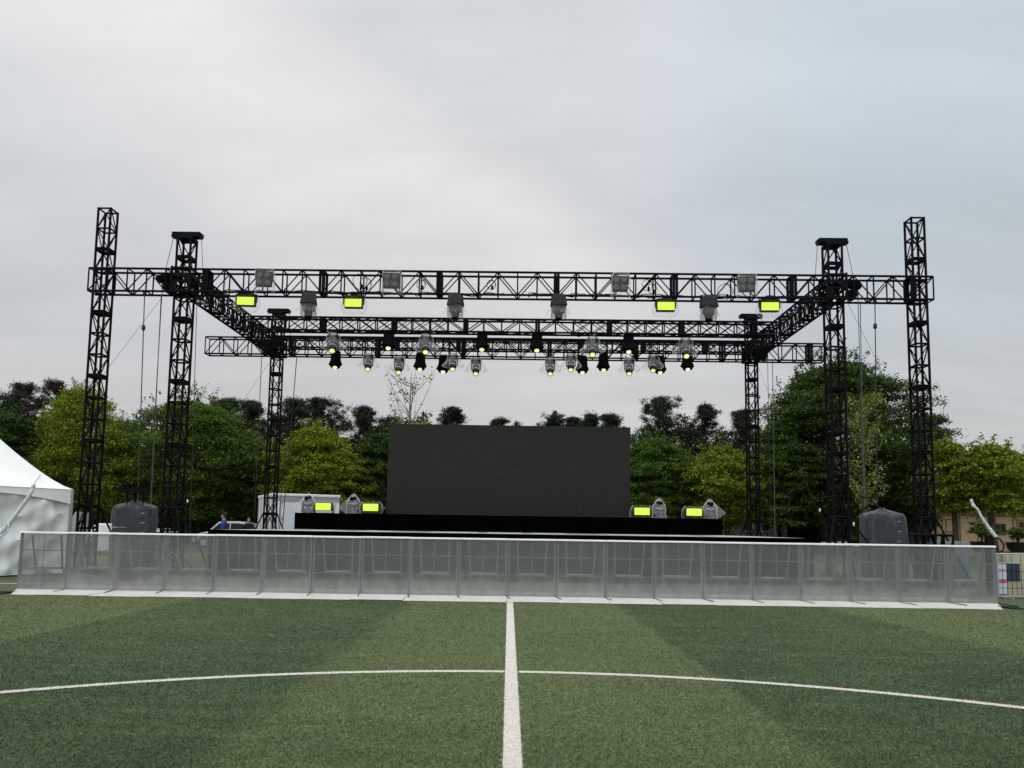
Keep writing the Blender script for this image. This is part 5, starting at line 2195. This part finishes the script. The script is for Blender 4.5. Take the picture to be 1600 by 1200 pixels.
# far pines first
for i, (u, v, w_, d_, sd_, mt, lb, gp) in enumerate([
    (22, 604, 110, 66, 1, L_PINE, 'dark bushy pine at the far left above the tent', 0),
    (62, 600, 95, 67, 2, L_RUST, 'reddish brown tinged pine left of the yellow green tree', 0),
    (-35, 618, 100, 66, 3, L_PINE, 'dark pine cut by the left picture edge', 0),
    (350, 628, 80, 68, 4, L_PINE, 'dark pine peeping out right of the big round tree', .1),
    (378, 631, 70, 69, 5, L_PINE, 'dark pine left of the rear left tower', .1),
    (450, 629, 85, 68, 6, L_PINE, 'dark pine just right of the rear left tower', 0),
    (506, 627, 100, 67, 7, L_PINE, 'tall dark pine above the yellow green tree left of the screen', 0),
    (563, 641, 62, 69, 8, L_PINE, 'thin see through pine between the tall pine and the bare topped tree', .35),
    (600, 656, 60, 70, 9, L_PINE, 'short dark pine by the upper left corner of the screen', .1),
    (703, 642, 50, 72, 10, L_PINE, 'small pointed pine tip above the screen, left of its middle', .1),
    (783, 659, 40, 74, 11, L_PINE, 'low pine tip just clearing the top of the screen at its middle', .2),
    (861, 652, 44, 72, 12, L_PINE, 'small pine tip above the screen right of its middle', .2),
    (890, 657, 40, 73, 13, L_PINE, 'lowest pine tip in the cluster over the right of the screen', .2),
    (925, 651, 50, 71, 14, L_PINE, 'pine tip over the right of the screen, broader than its neighbours', .2),
    (962, 652, 54, 72, 15, L_PINE, 'pine tip at the upper right corner of the screen', .2),
    (1032, 625, 90, 66, 16, L_PINE, 'tall open crowned pine right of the screen', .25),
    (1094, 638, 72, 66, 17, L_PINE, 'open crowned pine with sky gaps beside the tall one', .3),
    (1158, 645, 62, 67, 18, L_PINE, 'dark pine behind the rear right tower', .25),
    (1455, 655, 60, 68, 19, L_PINE, 'dark pine behind the tall right tower', .1),
]):
    pine(lb, u, v - 3, w_ * 1.4, d_, 100 + sd_, mt, zlow=4.0, gap=gp)

B = broadleaf
B('dark green layered tree at the left edge behind the tent', 0, 640, 130, 51, L_ZELD, 1, ncl=165)
B('bright yellow green tree behind the tall left tower', 118, 604, 165, 52, L_GIN, 2, ncl=225, per=110, flat=.6, shape=.85)
B('small yellow green tree low between the tall left tower and the big round tree', 165, 668, 90, 50, L_LIME, 22, ncl=90, flat=.6)
B('big round layered tree behind the front left tower', 292, 620, 240, 53, L_ZEL, 3, ncl=460, per=100)
B('dark layered tree filling the gap left of the rear left tower', 395, 690, 120, 54, L_ZELD, 4, ncl=135)
B('yellow green tree between the rear left tower and the screen', 487, 664, 150, 51, L_GIN, 5, ncl=225, per=120, flat=.35)
B('smaller yellow green tree low behind the white container', 535, 705, 90, 50, L_LIME, 25, ncl=90, per=110)
B('dark green tree at the left edge of the screen', 590, 672, 100, 52, L_ZELD, 6, ncl=165)
B('layered green tree at the right edge of the screen', 1023, 680, 140, 52, L_ZEL, 7, ncl=225)
B('lime green tree in front of the rear right tower trees', 1135, 694, 165, 51, L_LIME, 8, ncl=195, per=120)
B('very tall broad dark tree behind the front right tower', 1318, 557, 275, 52, L_ZELD, 9, ncl=760, per=105, leaf=.09)
B('shorter lime tinted tree leaning out left of the very tall tree', 1225, 650, 90, 50, L_ZEL, 10, ncl=120)
B('dark tree low behind the tall right tower', 1420, 700, 120, 53, L_ZELD, 11, ncl=135)
B('thin yellow green tree before the tan building, left one', 1494, 690, 100, 40, L_LIME, 12, zlow=3.0, ncl=127, per=80, open_=.2)
B('thin yellow green tree before the tan building, right one', 1556, 688, 110, 39, L_GIN, 13, zlow=3.0, ncl=127, per=80, open_=.2)
B('yellow green tree cut by the right picture edge', 1618, 700, 90, 41, L_LIME, 14, zlow=2.8, ncl=105, per=90)
whip('young tree with pale leafless upright branches behind the left of the screen', 636, 582, 95, 48, 31, L_PALE, 4.0, .56, nb=30, dens=120)
whip('slender pale leaved young tree before the very tall dark tree', 1352, 612, 78, 44, 32, L_PALE, 2.2, 2.0, nb=34, dens=75, leaf=.085)


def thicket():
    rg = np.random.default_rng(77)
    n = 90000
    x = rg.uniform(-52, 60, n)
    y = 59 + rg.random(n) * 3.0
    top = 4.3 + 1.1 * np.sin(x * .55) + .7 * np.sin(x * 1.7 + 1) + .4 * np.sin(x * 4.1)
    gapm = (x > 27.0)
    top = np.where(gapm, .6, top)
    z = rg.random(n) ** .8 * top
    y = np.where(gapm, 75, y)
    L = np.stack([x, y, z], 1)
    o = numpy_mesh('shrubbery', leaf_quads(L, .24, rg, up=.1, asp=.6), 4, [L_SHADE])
    tag(o, 'dense shrubbery coloured dark as the shade below the tree crowns', 'shrubs', kind='stuff')


thicket()
# wooded bank far behind that closes the view under the pines
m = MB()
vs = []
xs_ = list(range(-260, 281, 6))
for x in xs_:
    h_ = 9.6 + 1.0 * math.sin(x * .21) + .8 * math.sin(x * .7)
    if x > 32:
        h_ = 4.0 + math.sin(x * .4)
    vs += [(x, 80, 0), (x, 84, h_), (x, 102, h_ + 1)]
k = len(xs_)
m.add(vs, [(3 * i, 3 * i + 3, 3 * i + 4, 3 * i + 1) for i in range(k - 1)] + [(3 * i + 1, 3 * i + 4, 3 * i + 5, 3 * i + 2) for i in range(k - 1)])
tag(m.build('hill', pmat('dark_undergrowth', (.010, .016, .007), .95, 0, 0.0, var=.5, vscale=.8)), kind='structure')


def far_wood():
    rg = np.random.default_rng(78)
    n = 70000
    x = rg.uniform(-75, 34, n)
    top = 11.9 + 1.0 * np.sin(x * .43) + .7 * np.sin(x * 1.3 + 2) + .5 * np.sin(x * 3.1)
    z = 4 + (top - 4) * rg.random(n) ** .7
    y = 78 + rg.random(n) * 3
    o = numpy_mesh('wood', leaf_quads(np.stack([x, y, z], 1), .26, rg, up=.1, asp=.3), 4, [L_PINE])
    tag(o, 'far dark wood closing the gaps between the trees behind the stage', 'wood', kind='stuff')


far_wood()


def bonsai(lb, u0, u1, vt, vc, vp, d, seed):
    rg = np.random.default_rng(seed)
    x = P((u0 + u1) / 2, 850, d).x
    W = (u1 - u0) / F * d
    zt, zc, zp = P(u0, vt, d).z, P(u0, vc, d).z, P(u0, vp, d).z
    t = thing('potted_bonsai', lb, 'potted plant', (x, d, 0), 0, 'potted bonsai before the tan building')
    m = MB()
    m.lathe([(W * .30, zp - .45), (W * .44, zp - .3), (W * .50, zp - .02), (W * .52, zp), (W * .47, zp)], 24)
    m.build('pot', M_POT, t, smooth=True)
    m = MB()
    m.lathe([(W * .35, 0), (W * .3, zp - .45)], 12)
    m.build('pedestal', M_CONC, t)
    L = []
    m = MB()
    m.path([(0, 0, zp - .02), (.08, 0, zp + .12), (-.05, 0, zc), (.02, 0, zt - .1)], [.07, .05, .04, .02], 7)
    for j in range(16):
        c = np.array([rg.uniform(-.5, .5) * W, rg.uniform(-.35, .35) * W, rg.uniform(zc, zt)])
        c[0] *= 1.1 - .6 * (c[2] - zc) / (zt - zc)
        o = rg.normal(0, 1, (130, 3)) * np.array([.11, .11, .045]) * W
        L.append(c + o)
        limb(m, (0, 0, zp + .15), c, .025, .01, rg)
    m.build('trunk', M_BARK, t)
    numpy_mesh('foliage', leaf_quads(np.vstack(L), .045, rg, up=.3), 4, [L_ZELD], parent=t)


bonsai('bonsai tree in a dark round pot before the tan wall, left one', 1518, 1548, 815, 833, 846, 34, 5)
bonsai('rounded bushy bonsai in a dark pot near the right picture edge', 1574, 1606, 826, 843, 847, 34, 6)
